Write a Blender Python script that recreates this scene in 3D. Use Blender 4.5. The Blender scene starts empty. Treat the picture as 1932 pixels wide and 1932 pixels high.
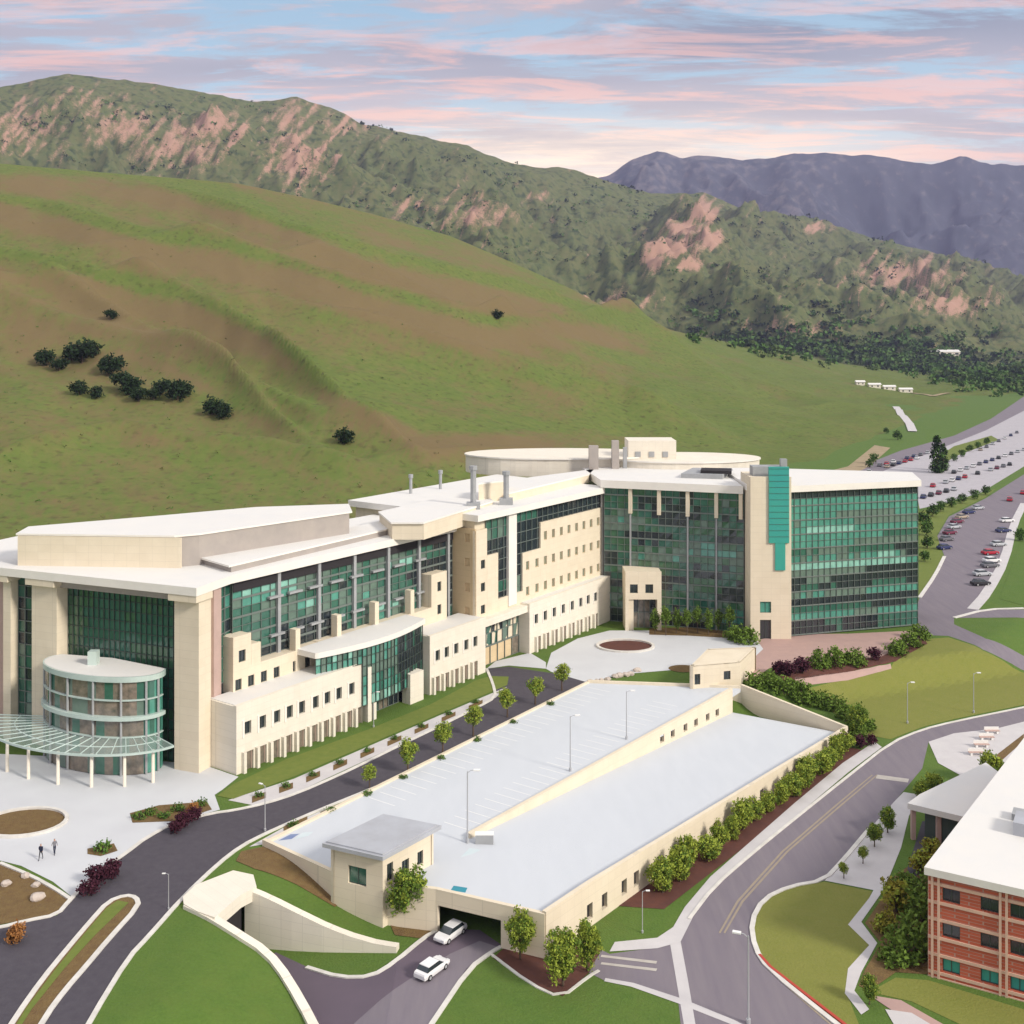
import bpy, math, random
from mathutils import Vector, Matrix
from mathutils.geometry import tessellate_polygon
from mathutils.bvhtree import BVHTree
import mathutils.noise as mn
random.seed(7)
R = math.radians
S = bpy.context.scene
col = S.collection
# ------------------------------------------------------------------ camera
CZ, F, U0, VH = 57.0, 2100.0, 966.0, 630.0      # camera height; focal length, centre, horizon in a 1932 px frame
cd = bpy.data.cameras.new("camera"); cam = bpy.data.objects.new("camera", cd); col.objects.link(cam)
cam.location = (0, 0, CZ); cam.rotation_euler = (R(90), 0, 0)
cd.sensor_width = 36; cd.lens = 36 * F / 1932; cd.shift_y = -(966 - VH) / 1932
cd.clip_start = 1; cd.clip_end = 40000
S.camera = cam
S.render.resolution_x = 1024; S.render.resolution_y = 1024
# ------------------------------------------------------------------ light
SUN_EL, SUN_AZ = 31, 126      # azimuth clockwise from +Y (view direction)
w = bpy.data.worlds.new("World"); S.world = w; w.use_nodes = True
def build_world():
    nt = w.node_tree; N = nt.nodes; L = nt.links
    for n in list(N): N.remove(n)
    def nd(t, **k):
        n = N.new(t)
        for a, b in k.items(): setattr(n, a, b)
        return n
    def mth(op, a, b=None, c=None, clamp=False):
        n = nd('ShaderNodeMath', operation=op); n.use_clamp = clamp
        for i, x in enumerate((a, b, c)):
            if x is None: continue
            if isinstance(x, (int, float)): n.inputs[i].default_value = x
            else: L.new(x, n.inputs[i])
        return n.outputs[0]
    def mix(f, a, b):
        n = nd('ShaderNodeMix', data_type='RGBA')
        for s, x in ((n.inputs[0], f), (n.inputs[6], a), (n.inputs[7], b)):
            if isinstance(x, (int, float)): s.default_value = x
            elif isinstance(x, tuple): s.default_value = (*x, 1)
            else: L.new(x, s)
        return n.outputs[2]
    def ramp(x, pts):
        n = nd('ShaderNodeValToRGB'); L.new(x, n.inputs[0]); cr = n.color_ramp
        while len(cr.elements) < len(pts): cr.elements.new(0.5)
        for e, (p, c) in zip(cr.elements, pts):
            e.position = p; e.color = (*c, 1) if isinstance(c, tuple) else (c, c, c, 1)
        return n.outputs[0]
    sky = nd('ShaderNodeTexSky', sky_type='NISHITA'); sky.sun_disc = False
    sky.sun_elevation = R(SUN_EL); sky.sun_rotation = R(SUN_AZ)
    tc = nd('ShaderNodeTexCoord'); sp = nd('ShaderNodeSeparateXYZ'); L.new(tc.outputs['Generated'], sp.inputs[0])
    x, y, z = sp.outputs
    zz = mth('ADD', mth('MAXIMUM', z, 0.0), 0.07)
    px = mth('DIVIDE', x, zz); py = mth('DIVIDE', y, zz)
    cv = nd('ShaderNodeCombineXYZ'); L.new(px, cv.inputs[0]); L.new(py, cv.inputs[1])
    def noise(sx, sy, off, scale, det, rough, dist):
        mp = nd('ShaderNodeMapping'); L.new(cv.outputs[0], mp.inputs[0])
        mp.inputs['Scale'].default_value = (sx, sy, 1); mp.inputs['Location'].default_value = off
        mp.inputs['Rotation'].default_value = (0, 0, R(7))
        n = nd('ShaderNodeTexNoise'); L.new(mp.outputs[0], n.inputs[0])
        n.inputs['Scale'].default_value = scale; n.inputs['Detail'].default_value = det
        n.inputs['Roughness'].default_value = rough; n.inputs['Distortion'].default_value = dist
        return n.outputs[0]
    n1 = noise(1.0, 2.6, (3.1, 1.7, 0), 1.15, 10, .68, .45)
    n2 = noise(1.0, 3.0, (9.2, 4.4, 2), 1.45, 10, .68, .45)
    n3 = noise(.6, 1.6, (1.2, 8.4, 5), .55, 3, .5, .3)
    # glow low in the gap between the mountains
    az = mth('ARCTAN2', x, y); da = mth('SUBTRACT', az, 0.06); dz = mth('SUBTRACT', z, 0.135)
    g = mth('ADD', mth('POWER', mth('ABSOLUTE', mth('MULTIPLY', da, 3.4)), 2.0), mth('POWER', mth('ABSOLUTE', mth('MULTIPLY', dz, 21.0)), 2.0))
    glow = mth('EXPONENT', mth('MULTIPLY', g, -1.0))
    blue = ramp(z, [(0.10, (.70, .70, .68)), (0.17, (.46, .62, .70)), (0.29, (.30, .47, .60)), (.7, (.30, .36, .46))])
    mb = nd('ShaderNodeVectorMath', operation='SCALE'); L.new(sky.outputs[0], mb.inputs[0]); mb.inputs[3].default_value = 0.08
    clear = mix(0.2, blue, mb.outputs[0])
    lav = ramp(n3, [(0.38, (.23, .25, .31)), (0.62, (.47, .43, .46))])
    cmask = ramp(n1, [(0.43, 0.0), (0.52, 0.92)])
    pmask = ramp(n2, [(0.50, 0.0), (0.59, 1.0)])
    pfade = ramp(z, [(0.08, 1.0), (0.19, .8), (0.28, .45)])
    pm = mth('MULTIPLY', pmask, pfade)
    c = mix(cmask, clear, lav)
    c = mix(mth('MULTIPLY', pm, .78), c, (.93, .50, .38))
    c = mix(mth('MULTIPLY', glow, mth('ADD', mth('MULTIPLY', n2, 1.8), .0), clamp=True), c, (1.25, 1.0, .72))
    # thin bright overcast overhead, behind and above the picture
    zen = ramp(z, [(0.36, 0.0), (0.62, 1.0)])
    c = mix(mth('MULTIPLY', zen, .85), c, (.80, .79, .78))
    bg = nd('ShaderNodeBackground'); L.new(c, bg.inputs[0]); bg.inputs[1].default_value = 1.0
    out = nd('ShaderNodeOutputWorld'); L.new(bg.outputs[0], out.inputs[0])
build_world()
sd = bpy.data.lights.new("sun", 'SUN'); sun = bpy.data.objects.new("sun", sd); col.objects.link(sun)
sd.energy = 2.7; sd.angle = R(10); sd.color = (1.0, .92, .80)
sun.rotation_euler = (R(90 - SUN_EL), 0, R(180 - SUN_AZ) )
S.view_settings.view_transform = 'Standard'; S.view_settings.look = 'None'
S.view_settings.exposure = 0.55; S.view_settings.gamma = 1
# ------------------------------------------------------------------ terrain function and picking points
def sm(t): t = max(0., min(1., t)); return t * t * (3 - 2 * t)
def lerp(a, b, t): return a + (b - a) * t
D = Vector((.5795, .815)); NO = Vector((.815, -.5795))       # street direction, and outward from the wing
def interp(pts, x):
    if x <= pts[0][0]: return pts[0][1]
    for (x0, y0), (x1, y1) in zip(pts, pts[1:]):
        if x <= x1: return y0 + (y1 - y0) * (x - x0) / (x1 - x0)
    return pts[-1][1]
LOW = -3.5
def inside(x, y, poly):
    c = False; n = len(poly)
    for i in range(n):
        x0, y0 = poly[i]; x1, y1 = poly[i - 1]
        if (y0 > y) != (y1 > y) and x < (x1 - x0) * (y - y0) / (y1 - y0) + x0: c = not c
    return c
def T0(x, y):
    s = x * .815 - y * .5795
    sh = interp([(95, -80), (115, -92), (172, -92), (200, -50), (235, -46), (300, 300)], y)
    sl = interp([(95, -70), (115, -75), (172, -75), (200, -38), (235, -30), (300, 400)], y)
    return LOW * sm((s - sh) / (sl - sh))
def at(u, v, z=0.):
    Y = (CZ - z) * F / (v - VH); return Vector(((u - U0) / F * Y, Y, z))
def march(u, v, f=T0):
    z = -1.75
    for i in range(30):
        p = at(u, v, z); z = .5 * z + .5 * f(p.x, p.y)
    return at(u, v, z)
near_wall = [march(u, v) for u, v in [(352, 1712), (385, 1728), (440, 1762), (505, 1803), (545, 1855), (590, 1932), (640, 2040)]]
far_wall = [Vector(p) for p in [(-29.6, 115.2), (-27.2, 114.2), (-20.3, 111.6), (-14.3, 110.0), (-11.2, 109.2)]]
CUT = [(p.x + .25, p.y + .75) for p in far_wall] + [(-9, 106), (-8.0, 80)] + [(p.x + .7, p.y + .25) for p in reversed(near_wall)]
def floorz(x): return LOW - 2.1 * max(0, min(1, (-x - 11) / 15.5))
def T(x, y):
    if 78 < y < 117 and -36 < x < -7 and inside(x, y, CUT): return min(T0(x, y), floorz(x))
    return T0(x, y)
def G(u, v): return march(u, v, T0)
def GC(u, v):
    p = at(u, v, LOW)
    for i in range(20): p = at(u, v, floorz(p.x))
    return p
def GT(u, v):
    p = march(u, v, T0)
    q = GC(u, v)
    return q if inside(q.x, q.y, CUT) else p
# ------------------------------------------------------------------ materials
def mat(name, base, rough=.8, var=None, scale=1., vs=.5, det=5, spec=.3, metal=0., bump=0., bscale=None, aniso=None, trans=0.):
    """procedural material; var = second colour mixed by world-space noise"""
    m = bpy.data.materials.new(name); m.use_nodes = True
    nt = m.node_tree; N = nt.nodes; L = nt.links; b = N['Principled BSDF']
    b.inputs['Base Color'].default_value = (*base, 1); b.inputs['Roughness'].default_value = rough
    b.inputs['Specular IOR Level'].default_value = spec; b.inputs['Metallic'].default_value = metal
    if trans: b.inputs['Transmission Weight'].default_value = trans
    tc = N.new('ShaderNodeTexCoord'); mp = N.new('ShaderNodeMapping'); L.new(tc.outputs['Object'], mp.inputs[0])
    if aniso: mp.inputs['Scale'].default_value = aniso[:3]; mp.inputs['Rotation'].default_value = (0, 0, aniso[3])
    if var:
        vs_ = var if isinstance(var, list) else [(var, scale)]
        cur = None
        for i, (c, s) in enumerate(vs_):
            n = N.new('ShaderNodeTexNoise'); L.new(mp.outputs[0], n.inputs[0])
            n.inputs['Scale'].default_value = s; n.inputs['Detail'].default_value = det; n.inputs['Roughness'].default_value = .6
            r = N.new('ShaderNodeMapRange'); L.new(n.outputs[0], r.inputs[0])
            r.inputs[1].default_value = .5 - vs * .35; r.inputs[2].default_value = .5 + vs * .35
            mx = N.new('ShaderNodeMix'); mx.data_type = 'RGBA'; L.new(r.outputs[0], mx.inputs[0])
            if cur is None: mx.inputs[6].default_value = (*base, 1)
            else: L.new(cur, mx.inputs[6])
            mx.inputs[7].default_value = (*c, 1); cur = mx.outputs[2]
            if cur and i: pass
        L.new(cur, b.inputs['Base Color'])
    if bump:
        n = N.new('ShaderNodeTexNoise'); L.new(mp.outputs[0], n.inputs[0]); n.inputs['Scale'].default_value = bscale or scale * 3; n.inputs['Detail'].default_value = 4
        bm = N.new('ShaderNodeBump'); bm.inputs['Strength'].default_value = bump; bm.inputs['Distance'].default_value = .3
        L.new(n.outputs[0], bm.inputs['Height']); L.new(bm.outputs[0], b.inputs['Normal'])
    return m
def joints(m, bw, rh, mort=.025, dark=.86):
    """thin panel joints on a stone cladding"""
    nt = m.node_tree; N = nt.nodes; L = nt.links; b = N['Principled BSDF']; cur = b.inputs['Base Color'].links[0].from_socket
    tc = N.new('ShaderNodeTexCoord'); sp = N.new('ShaderNodeSeparateXYZ'); L.new(tc.outputs['Object'], sp.inputs[0])
    ad = N.new('ShaderNodeMath'); L.new(sp.outputs[0], ad.inputs[0]); L.new(sp.outputs[1], ad.inputs[1])
    cb = N.new('ShaderNodeCombineXYZ'); L.new(ad.outputs[0], cb.inputs[0]); L.new(sp.outputs[2], cb.inputs[1])
    br = N.new('ShaderNodeTexBrick'); L.new(cb.outputs[0], br.inputs[0]); br.inputs['Scale'].default_value = 1; br.offset = 0
    br.inputs['Color1'].default_value = (1, 1, 1, 1); br.inputs['Color2'].default_value = (.965, .96, .95, 1); br.inputs['Mortar'].default_value = (dark, dark, dark, 1)
    br.inputs['Brick Width'].default_value = bw; br.inputs['Row Height'].default_value = rh; br.inputs['Mortar Size'].default_value = mort; br.inputs['Mortar Smooth'].default_value = .3
    mx = N.new('ShaderNodeMix'); mx.data_type = 'RGBA'; mx.blend_type = 'MULTIPLY'; mx.inputs[0].default_value = 1; L.new(cur, mx.inputs[6]); L.new(br.outputs[0], mx.inputs[7]); L.new(mx.outputs[2], b.inputs['Base Color']); return m
M = {}
M['cream'] = mat('cream_stone', (.74, .66, .52), .85, (.66, .58, .45), .35, .9)
M['creamlight'] = mat('pale_stone', (.78, .73, .63), .8, (.70, .65, .56), .4, .9)
M['tan'] = mat('tan_shade_stone', (.66, .52, .33), .85, (.58, .45, .28), .3, .9)  # cream stone's shaded side painted in as tan; also link wall, window frames
joints(M['cream'], 1.7, 1.05); joints(M['creamlight'], 1.5, .9); joints(M['tan'], 1.7, 1.05)
M['roof'] = mat('white_roof', (.70, .69, .665), .7, [((.60, .61, .62), .10), ((.72, .70, .66), .4)], vs=1.)
M['fascia'] = mat('white_fascia', (.80, .77, .71), .6, (.74, .71, .66), .3)
M['louvre'] = mat('grey_louvre', (.38, .34, .31), .7, (.33, .30, .28), .5)
M['grey'] = mat('grey_metal', (.36, .37, .38), .5, (.30, .31, .32), .6)
M['greyroof'] = mat('grey_sheet_roof', (.42, .44, .48), .5, (.36, .37, .40), .3)
M['pink'] = mat('rose_stone', (.50, .36, .32), .8, (.44, .32, .28), .5)
M['mull'] = mat('mullion', (.15, .18, .165), .5)
M['mulld'] = mat('mullion_dark', (.06, .08, .07), .5)
M['hole'] = mat('painted_dark', (.03, .027, .03), .9)  # near-black; paints darkness into the portal and under eaves, also hair and shoes
def glass(n, c, r=.12, sp=.9): return mat(n, c, r, [((c[0] * .4, c[1] * .45, c[2] * .45), .22), ((c[0] * 1.5, c[1] * 1.35, c[2] * 1.35), .5)], vs=.9, spec=sp)
M['g1'] = glass('glass_black', (.020, .030, .036))
M['g2'] = glass('glass_dark_green', (.035, .125, .09))
M['g3'] = glass('glass_teal', (.075, .27, .21))
M['g4'] = glass('glass_pale_teal', (.22, .48, .40), .25)
M['g5'] = glass('glass_forest', (.045, .13, .07))
M['g6'] = glass('glass_grey', (.11, .18, .145), .3)
M['globby'] = mat('lobby_glass', (.10, .07, .055), .15, [((.03, .07, .06), .5), ((.30, .24, .19), 1.1)], vs=.8, spec=.9)
M['tealpanel'] = mat('teal_glass_panel', (.05, .36, .26), .3, (.03, .30, .30), .15, 1., spec=.6)
M['canopy'] = mat('canopy_glass', (.50, .60, .56), .3, (.40, .50, .47), .3, spec=.6)
M['blackframe'] = mat('dark_frame', (.03, .03, .035), .5)
M['asphalt'] = mat('dark_asphalt', (.068, .060, .076), .9, [((.050, .044, .058), .15), ((.085, .078, .092), 1.2)], vs=.9, bump=.1, bscale=6)
M['asphaltl'] = mat('worn_asphalt', (.185, .162, .195), .9, [((.145, .127, .158), .22), ((.215, .19, .21), .9)], vs=.9, aniso=(1, .12, 1, R(-37)))
M['asphaltp'] = mat('driveway_asphalt', (.135, .105, .135), .9, (.105, .085, .11), .2, .9)
M['conc'] = mat('plaza_concrete', (.60, .62, .64), .85, (.50, .51, .54), .12, 1.0)
M['walk'] = mat('sidewalk_concrete', (.58, .56, .56), .85, (.48, .46, .47), .4, .9)
M['kerb'] = mat('kerb_concrete', (.68, .66, .62), .8, (.56, .54, .50), .8)
M['deck'] = mat('deck_concrete', (.55, .58, .62), .8, [((.48, .51, .555), .06), ((.57, .60, .64), .5)], vs=1.2, aniso=(1, .3, 1, R(-35)))
M['lawn'] = mat('lawn', (.072, .14, .02), .95, [((.13, .155, .033), .09), ((.05, .11, .015), .4), ((.095, .165, .028), 3.)], vs=.9, bump=.4, bscale=4)
M['olive'] = mat('olive_lawn', (.18, .195, .035), .95, [((.22, .20, .06), .10), ((.145, .17, .028), .5), ((.20, .21, .05), 3.)], vs=.9, bump=.3, bscale=4)
M['verge'] = mat('verge_lawn', (.13, .17, .03), .95, [((.09, .14, .025), .2), ((.16, .19, .04), .9)], vs=.9)
M['mulch'] = mat('bark_mulch', (.15, .085, .035), .95, [((.10, .06, .03), .5), ((.19, .13, .05), 1.3)], vs=.9, bump=.5, bscale=5)
M['redmulch'] = mat('red_mulch', (.13, .05, .035), .95, (.08, .035, .03), .8, .9)
M['brickpave'] = mat('rose_paving', (.46, .31, .27), .85, (.38, .26, .24), .5, .9)
M['dirt'] = mat('dirt', (.36, .28, .18), .95, (.27, .22, .13), .2)
M['paint'] = mat('road_paint', (.52, .49, .44), .8, (.36, .33, .31), .9, 1.0); M['yellow'] = mat('worn_yellow_paint', (.36, .29, .20), .8, (.24, .21, .19), .9, 1.2)
M['redpaint'] = mat('red_kerb_paint', (.42, .06, .04), .7)
M['white'] = mat('white_paint', (.78, .78, .76), .6)
M['trunk'] = mat('bark', (.10, .07, .05), .95)
M['rock'] = mat('boulder', (.55, .48, .42), .9, (.40, .34, .30), 1.)
M['chrome'] = mat('lamp_metal', (.45, .46, .48), .45, metal=.3)
M['lens'] = mat('lamp_lens', (.75, .76, .78), .3)
M['tyre'] = mat('rubber', (.02, .02, .02), .9)
M['skin'] = mat('skin', (.45, .27, .2), .7)
def leafmat(n, a, b):
    m = mat(n, a, .8, b, .9, 1.2, spec=.15)
    return m
M['leaf'] = leafmat('leaf_green', (.145, .225, .035), (.09, .15, .024))
M['leafy'] = leafmat('leaf_yellow_green', (.33, .38, .055), (.20, .27, .035))
M['leafd'] = leafmat('leaf_dark', (.022, .045, .014), (.014, .03, .012))
M['leafm'] = leafmat('leaf_mid', (.085, .165, .033), (.055, .115, .024))
M['leafr'] = leafmat('leaf_burgundy', (.075, .02, .035), (.04, .012, .02))
M['leafg'] = leafmat('leaf_gold', (.30, .26, .03), (.17, .17, .03))
M['leafo'] = leafmat('leaf_orange', (.36, .17, .05), (.24, .10, .04))
M['leafw'] = leafmat('leaf_wood', (.09, .13, .035), (.06, .10, .03))
M['leafo2'] = leafmat('leaf_dry_scrub', (.14, .12, .05), (.10, .11, .04))
def brickmat():
    m = mat('red_brick', (.40, .095, .055), .85)
    nt = m.node_tree; N = nt.nodes; L = nt.links; b = N['Principled BSDF']; tc = N.new('ShaderNodeTexCoord')
    sp = N.new('ShaderNodeSeparateXYZ'); L.new(tc.outputs['Object'], sp.inputs[0])
    cb = N.new('ShaderNodeCombineXYZ'); ad = N.new('ShaderNodeMath'); L.new(sp.outputs[0], ad.inputs[0]); L.new(sp.outputs[1], ad.inputs[1])
    L.new(ad.outputs[0], cb.inputs[0]); L.new(sp.outputs[2], cb.inputs[1])
    br = N.new('ShaderNodeTexBrick'); L.new(cb.outputs[0], br.inputs[0]); br.inputs['Scale'].default_value = 1.
    br.inputs['Color1'].default_value = (.52, .125, .07, 1); br.inputs['Color2'].default_value = (.42, .095, .05, 1); br.inputs['Mortar'].default_value = (.42, .25, .20, 1)
    br.inputs['Brick Width'].default_value = .9; br.inputs['Row Height'].default_value = .3; br.inputs['Mortar Size'].default_value = .025
    L.new(br.outputs[0], b.inputs['Base Color']); return m
M['brick'] = brickmat()
# ------------------------------------------------------------------ object helpers
ORG = {}
def tag(o, label=None, cat=None, group=None, kind=None):
    if label: o['label'] = label
    if cat: o['category'] = cat
    if group: o['group'] = group
    if kind: o['kind'] = kind
    return o
def empty(name, loc, label, cat, group=None):
    o = bpy.data.objects.new(name, None); col.objects.link(o); o.location = loc; ORG[o] = Vector(loc); o.empty_display_size = .5
    return tag(o, label, cat, group)
class MB:
    def __init__(s): s.v = []; s.f = []; s.m = []; s.mi = 0; s.mats = []
    def use(s, m):
        m = M[m] if isinstance(m, str) else m
        if m not in s.mats: s.mats.append(m)
        s.mi = s.mats.index(m); return s
    def face(s, pts):
        n = len(s.v); s.v += [tuple(p) for p in pts]; s.f.append(tuple(range(n, n + len(pts)))); s.m.append(s.mi)
    def mesh(s, vs, fs):
        n = len(s.v); s.v += [tuple(p) for p in vs]
        for f in fs: s.f.append(tuple(n + i for i in f)); s.m.append(s.mi)
    def box(s, x0, x1, y0, y1, z0, z1, fr=None):
        P = [(x, y, z) for z in (z0, z1) for x, y in ((x0, y0), (x1, y0), (x1, y1), (x0, y1))]
        if fr: P = [fr(*p) for p in P]
        s.mesh(P, [(0, 3, 2, 1), (4, 5, 6, 7), (0, 1, 5, 4), (1, 2, 6, 5), (2, 3, 7, 6), (3, 0, 4, 7)])
    def prism(s, poly, z0, z1, top=None):
        """plan polygon extruded; z0/z1 numbers or per-vertex functions"""
        f0 = z0 if callable(z0) else (lambda x, y: z0); f1 = z1 if callable(z1) else (lambda x, y: z1)
        n = len(poly); b = [(p[0], p[1], f0(p[0], p[1])) for p in poly]; t = [(p[0], p[1], f1(p[0], p[1])) for p in poly]
        k = s.mi
        s.mesh(b + t, [(i, (i + 1) % n, n + (i + 1) % n, n + i) for i in range(n)])
        if top: s.use(top)
        tr = tessellate_polygon([[Vector((p[0], p[1], 0)) for p in poly]])
        s.mesh(t, [tuple(q) for q in tr]); s.mi = k
        s.mesh(b, [tuple(reversed(q)) for q in tr])
    def tube(s, pts, rad, n=8, cap=True):
        rings = []
        for i, p in enumerate(pts):
            p = Vector(p); a = Vector(pts[max(0, i - 1)]); b = Vector(pts[min(len(pts) - 1, i + 1)]); d = (b - a).normalized()
            x = d.cross(Vector((0, 0, 1)));
            if x.length < .05: x = d.cross(Vector((0, 1, 0)))
            x.normalize(); y = d.cross(x); r = rad[i] if isinstance(rad, (list, tuple)) else rad
            rings.append([p + x * (r * math.cos(2 * math.pi * k / n)) + y * (r * math.sin(2 * math.pi * k / n)) for k in range(n)])
        vs = [q for r_ in rings for q in r_]
        fs = [(i * n + k, i * n + (k + 1) % n, (i + 1) * n + (k + 1) % n, (i + 1) * n + k) for i in range(len(pts) - 1) for k in range(n)]
        if cap: fs += [tuple(range(n)), tuple((len(pts) - 1) * n + k for k in range(n))]
        s.mesh(vs, fs)
    def build(s, name, parent=None, smooth=False):
        me = bpy.data.meshes.new(name); o = ORG.get(parent, Vector((0, 0, 0)))
        me.from_pydata([(a - o.x, b - o.y, c - o.z) for a, b, c in s.v], [], s.f)
        for m in s.mats: me.materials.append(m)
        me.polygons.foreach_set('material_index', s.m)
        if smooth: me.polygons.foreach_set('use_smooth', [True] * len(s.f))
        me.update(); ob = bpy.data.objects.new(name, me); col.objects.link(ob)
        if parent: ob.parent = parent
        ORG[ob] = o
        return ob
    def build_own(s, name, label, cat, group=None, smooth=False):
        """top-level mesh with its origin at the base centre"""
        xs = [p[0] for p in s.v]; ys = [p[1] for p in s.v]; zs = [p[2] for p in s.v]
        o = Vector(((min(xs) + max(xs)) / 2, (min(ys) + max(ys)) / 2, min(zs)))
        s.v = [(a - o.x, b - o.y, c - o.z) for a, b, c in s.v]
        ob = s.build(name, None, smooth); ob.location = o; ORG[ob] = Vector((0, 0, 0)); return tag(ob, label, cat, group)
# ------------------------------------------------------------------ ground sheet
def axis(lo, hi, step, far, g=1.12):
    a = [lo + i * step for i in range(int((hi - lo) / step) + 1)]
    d = step; x = a[-1]; r = []
    while x < far: d *= g; x += d; r.append(x)
    d = step; x = lo; l = []
    while x > -far: d *= g; x -= d; l.append(x)
    return l[::-1] + a + r
XS = axis(-60, 100, 1.6, 9000); YS = axis(80, 240, 1.6, 9000)
XS = sorted(set(XS) | {-36 + .5 * k for k in range(58)}); YS = sorted(set(YS) | {96 + .5 * k for k in range(44)})
YS = [y for y in YS if y > -900]
NX, NY = len(XS), len(YS)
ZG = [[T(x, y) for x in XS] for y in YS]
g = MB().use('lawn')
g.mesh([(x, y, ZG[j][i]) for j, y in enumerate(YS) for i, x in enumerate(XS)],
       [t for j in range(NY - 1) for i in range(NX - 1) for t in ((j * NX + i, j * NX + i + 1, (j + 1) * NX + i + 1), (j * NX + i, (j + 1) * NX + i + 1, (j + 1) * NX + i))])
tag(g.build('ground', smooth=True), kind='structure')
import bisect
def clip(poly, a, b):      # keep left of a->b
    out = []; n = len(poly)
    for i in range(n):
        p, q = poly[i], poly[(i + 1) % n]
        sp = (b[0] - a[0]) * (p[1] - a[1]) - (b[1] - a[1]) * (p[0] - a[0]); sq = (b[0] - a[0]) * (q[1] - a[1]) - (b[1] - a[1]) * (q[0] - a[0])
        if sp >= 0: out.append(p)
        if (sp >= 0) != (sq >= 0):
            t = sp / (sp - sq); out.append(tuple(p[k] + (q[k] - p[k]) * t for k in range(3)))
    return out
def drape(mb, poly, off):
    """lay a plan polygon on the ground sheet, parallel to it"""
    pl = [(p[0], p[1]) for p in poly]
    for tri in tessellate_polygon([[Vector((p[0], p[1], 0)) for p in pl]]):
        t = [pl[i] for i in tri]
        ar = (t[1][0] - t[0][0]) * (t[2][1] - t[0][1]) - (t[1][1] - t[0][1]) * (t[2][0] - t[0][0])
        if abs(ar) < 1e-5: continue
        if ar < 0: t.reverse()
        x0 = min(p[0] for p in t); x1 = max(p[0] for p in t); y0 = min(p[1] for p in t); y1 = max(p[1] for p in t)
        i0 = max(0, bisect.bisect(XS, x0) - 1); i1 = min(NX - 2, bisect.bisect(XS, x1)); j0 = max(0, bisect.bisect(YS, y0) - 1); j1 = min(NY - 2, bisect.bisect(YS, y1))
        for j in range(j0, j1 + 1):
            for i in range(i0, i1 + 1):
                A = (XS[i], YS[j], ZG[j][i]); B = (XS[i + 1], YS[j], ZG[j][i + 1]); C = (XS[i + 1], YS[j + 1], ZG[j + 1][i + 1]); E = (XS[i], YS[j + 1], ZG[j + 1][i])
                for q in ((A, B, C), (A, C, E)):
                    q = list(q)
                    for k in range(3):
                        q = clip(q, t[k], t[(k + 1) % 3])
                        if len(q) < 3: break
                    if len(q) >= 3: mb.face([(p[0], p[1], p[2] + off) for p in q])
def pxpoly(pts, f=None): return [(f or G)(u, v) for u, v in pts]
def smooth(pts, it=2, closed=True):
    pts = [Vector(p[:2]) for p in pts]
    for _ in range(it):
        o = []; n = len(pts)
        for i in range(n if closed else n - 1):
            a, b = pts[i], pts[(i + 1) % n]; o += [a * .75 + b * .25, a * .25 + b * .75]
        if not closed: o = [pts[0]] + o + [pts[-1]]
        pts = o
    return pts
def sheet(name, mt, pts, off, f=None, sm_=0, kind='structure'):
    mb = MB().use(mt); p = pxpoly(pts, f); p = smooth(p, sm_) if sm_ else p
    drape(mb, p, off); return tag(mb.build(name), kind=kind)
def gz(x, y):
    """height of the meshed ground sheet"""
    i = max(0, min(NX - 2, bisect.bisect(XS, x) - 1)); j = max(0, min(NY - 2, bisect.bisect(YS, y) - 1))
    a = (x - XS[i]) / (XS[i + 1] - XS[i]); b = (y - YS[j]) / (YS[j + 1] - YS[j])
    z00, z10, z01, z11 = ZG[j][i], ZG[j][i + 1], ZG[j + 1][i], ZG[j + 1][i + 1]
    return z00 + (z10 - z00) * a + (z11 - z10) * b if a > b else z00 + (z11 - z01) * a + (z01 - z00) * b
def ribbon(mb, line, w, h, closed=False, drop=.15, zf=gz):
    """kerb or low wall of width w and height h following a plan polyline"""
    pts = [Vector(p[:2]) for p in line]; n = len(pts); out = []
    res = []
    for i in range(n if closed else n - 1):
        a, b = pts[i], pts[(i + 1) % n]; k = max(1, int((b - a).length / 1.5)); res += [a.lerp(b, j / k) for j in range(k)]
    if not closed: res.append(pts[-1])
    pts = res; n = len(pts); ring = []
    for i in range(n):
        a = pts[(i - 1) % n] if closed or i else pts[0]; b = pts[(i + 1) % n] if closed or i < n - 1 else pts[-1]
        d = (b - a).normalized() if (b - a).length > 1e-6 else Vector((1, 0)); nn = Vector((d.y, -d.x)) * w / 2
        hh = h(i / max(1, n - 1)) if callable(h) else h
        p, q = pts[i] - nn, pts[i] + nn; zp, zq = zf(p.x, p.y), zf(q.x, q.y); zt = max(zp, zq) + hh; zb = min(zp, zq) - drop
        ring.append([(p.x, p.y, zb), (q.x, q.y, zb), (q.x, q.y, zt), (p.x, p.y, zt)])
    vs = [v for r_ in ring for v in r_]; m = n if closed else n - 1
    mb.mesh(vs, [(i * 4 + k, i * 4 + (k + 1) % 4, ((i + 1) % n) * 4 + (k + 1) % 4, ((i + 1) % n) * 4 + k) for i in range(m) for k in range(4)])
    if not closed: mb.mesh(ring[0], [(3, 2, 1, 0)]); mb.mesh(ring[-1], [(0, 1, 2, 3)])
def kerb(pts, w=.45, h=.13, closed=False, f=None, it=1, mt='kerb', name='kerb'):
    p = pxpoly(pts, f); p = smooth(p, it, closed) if it else p
    mb = MB().use(mt); ribbon(mb, p, w, h, closed); return tag(mb.build(name), kind='structure')
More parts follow.
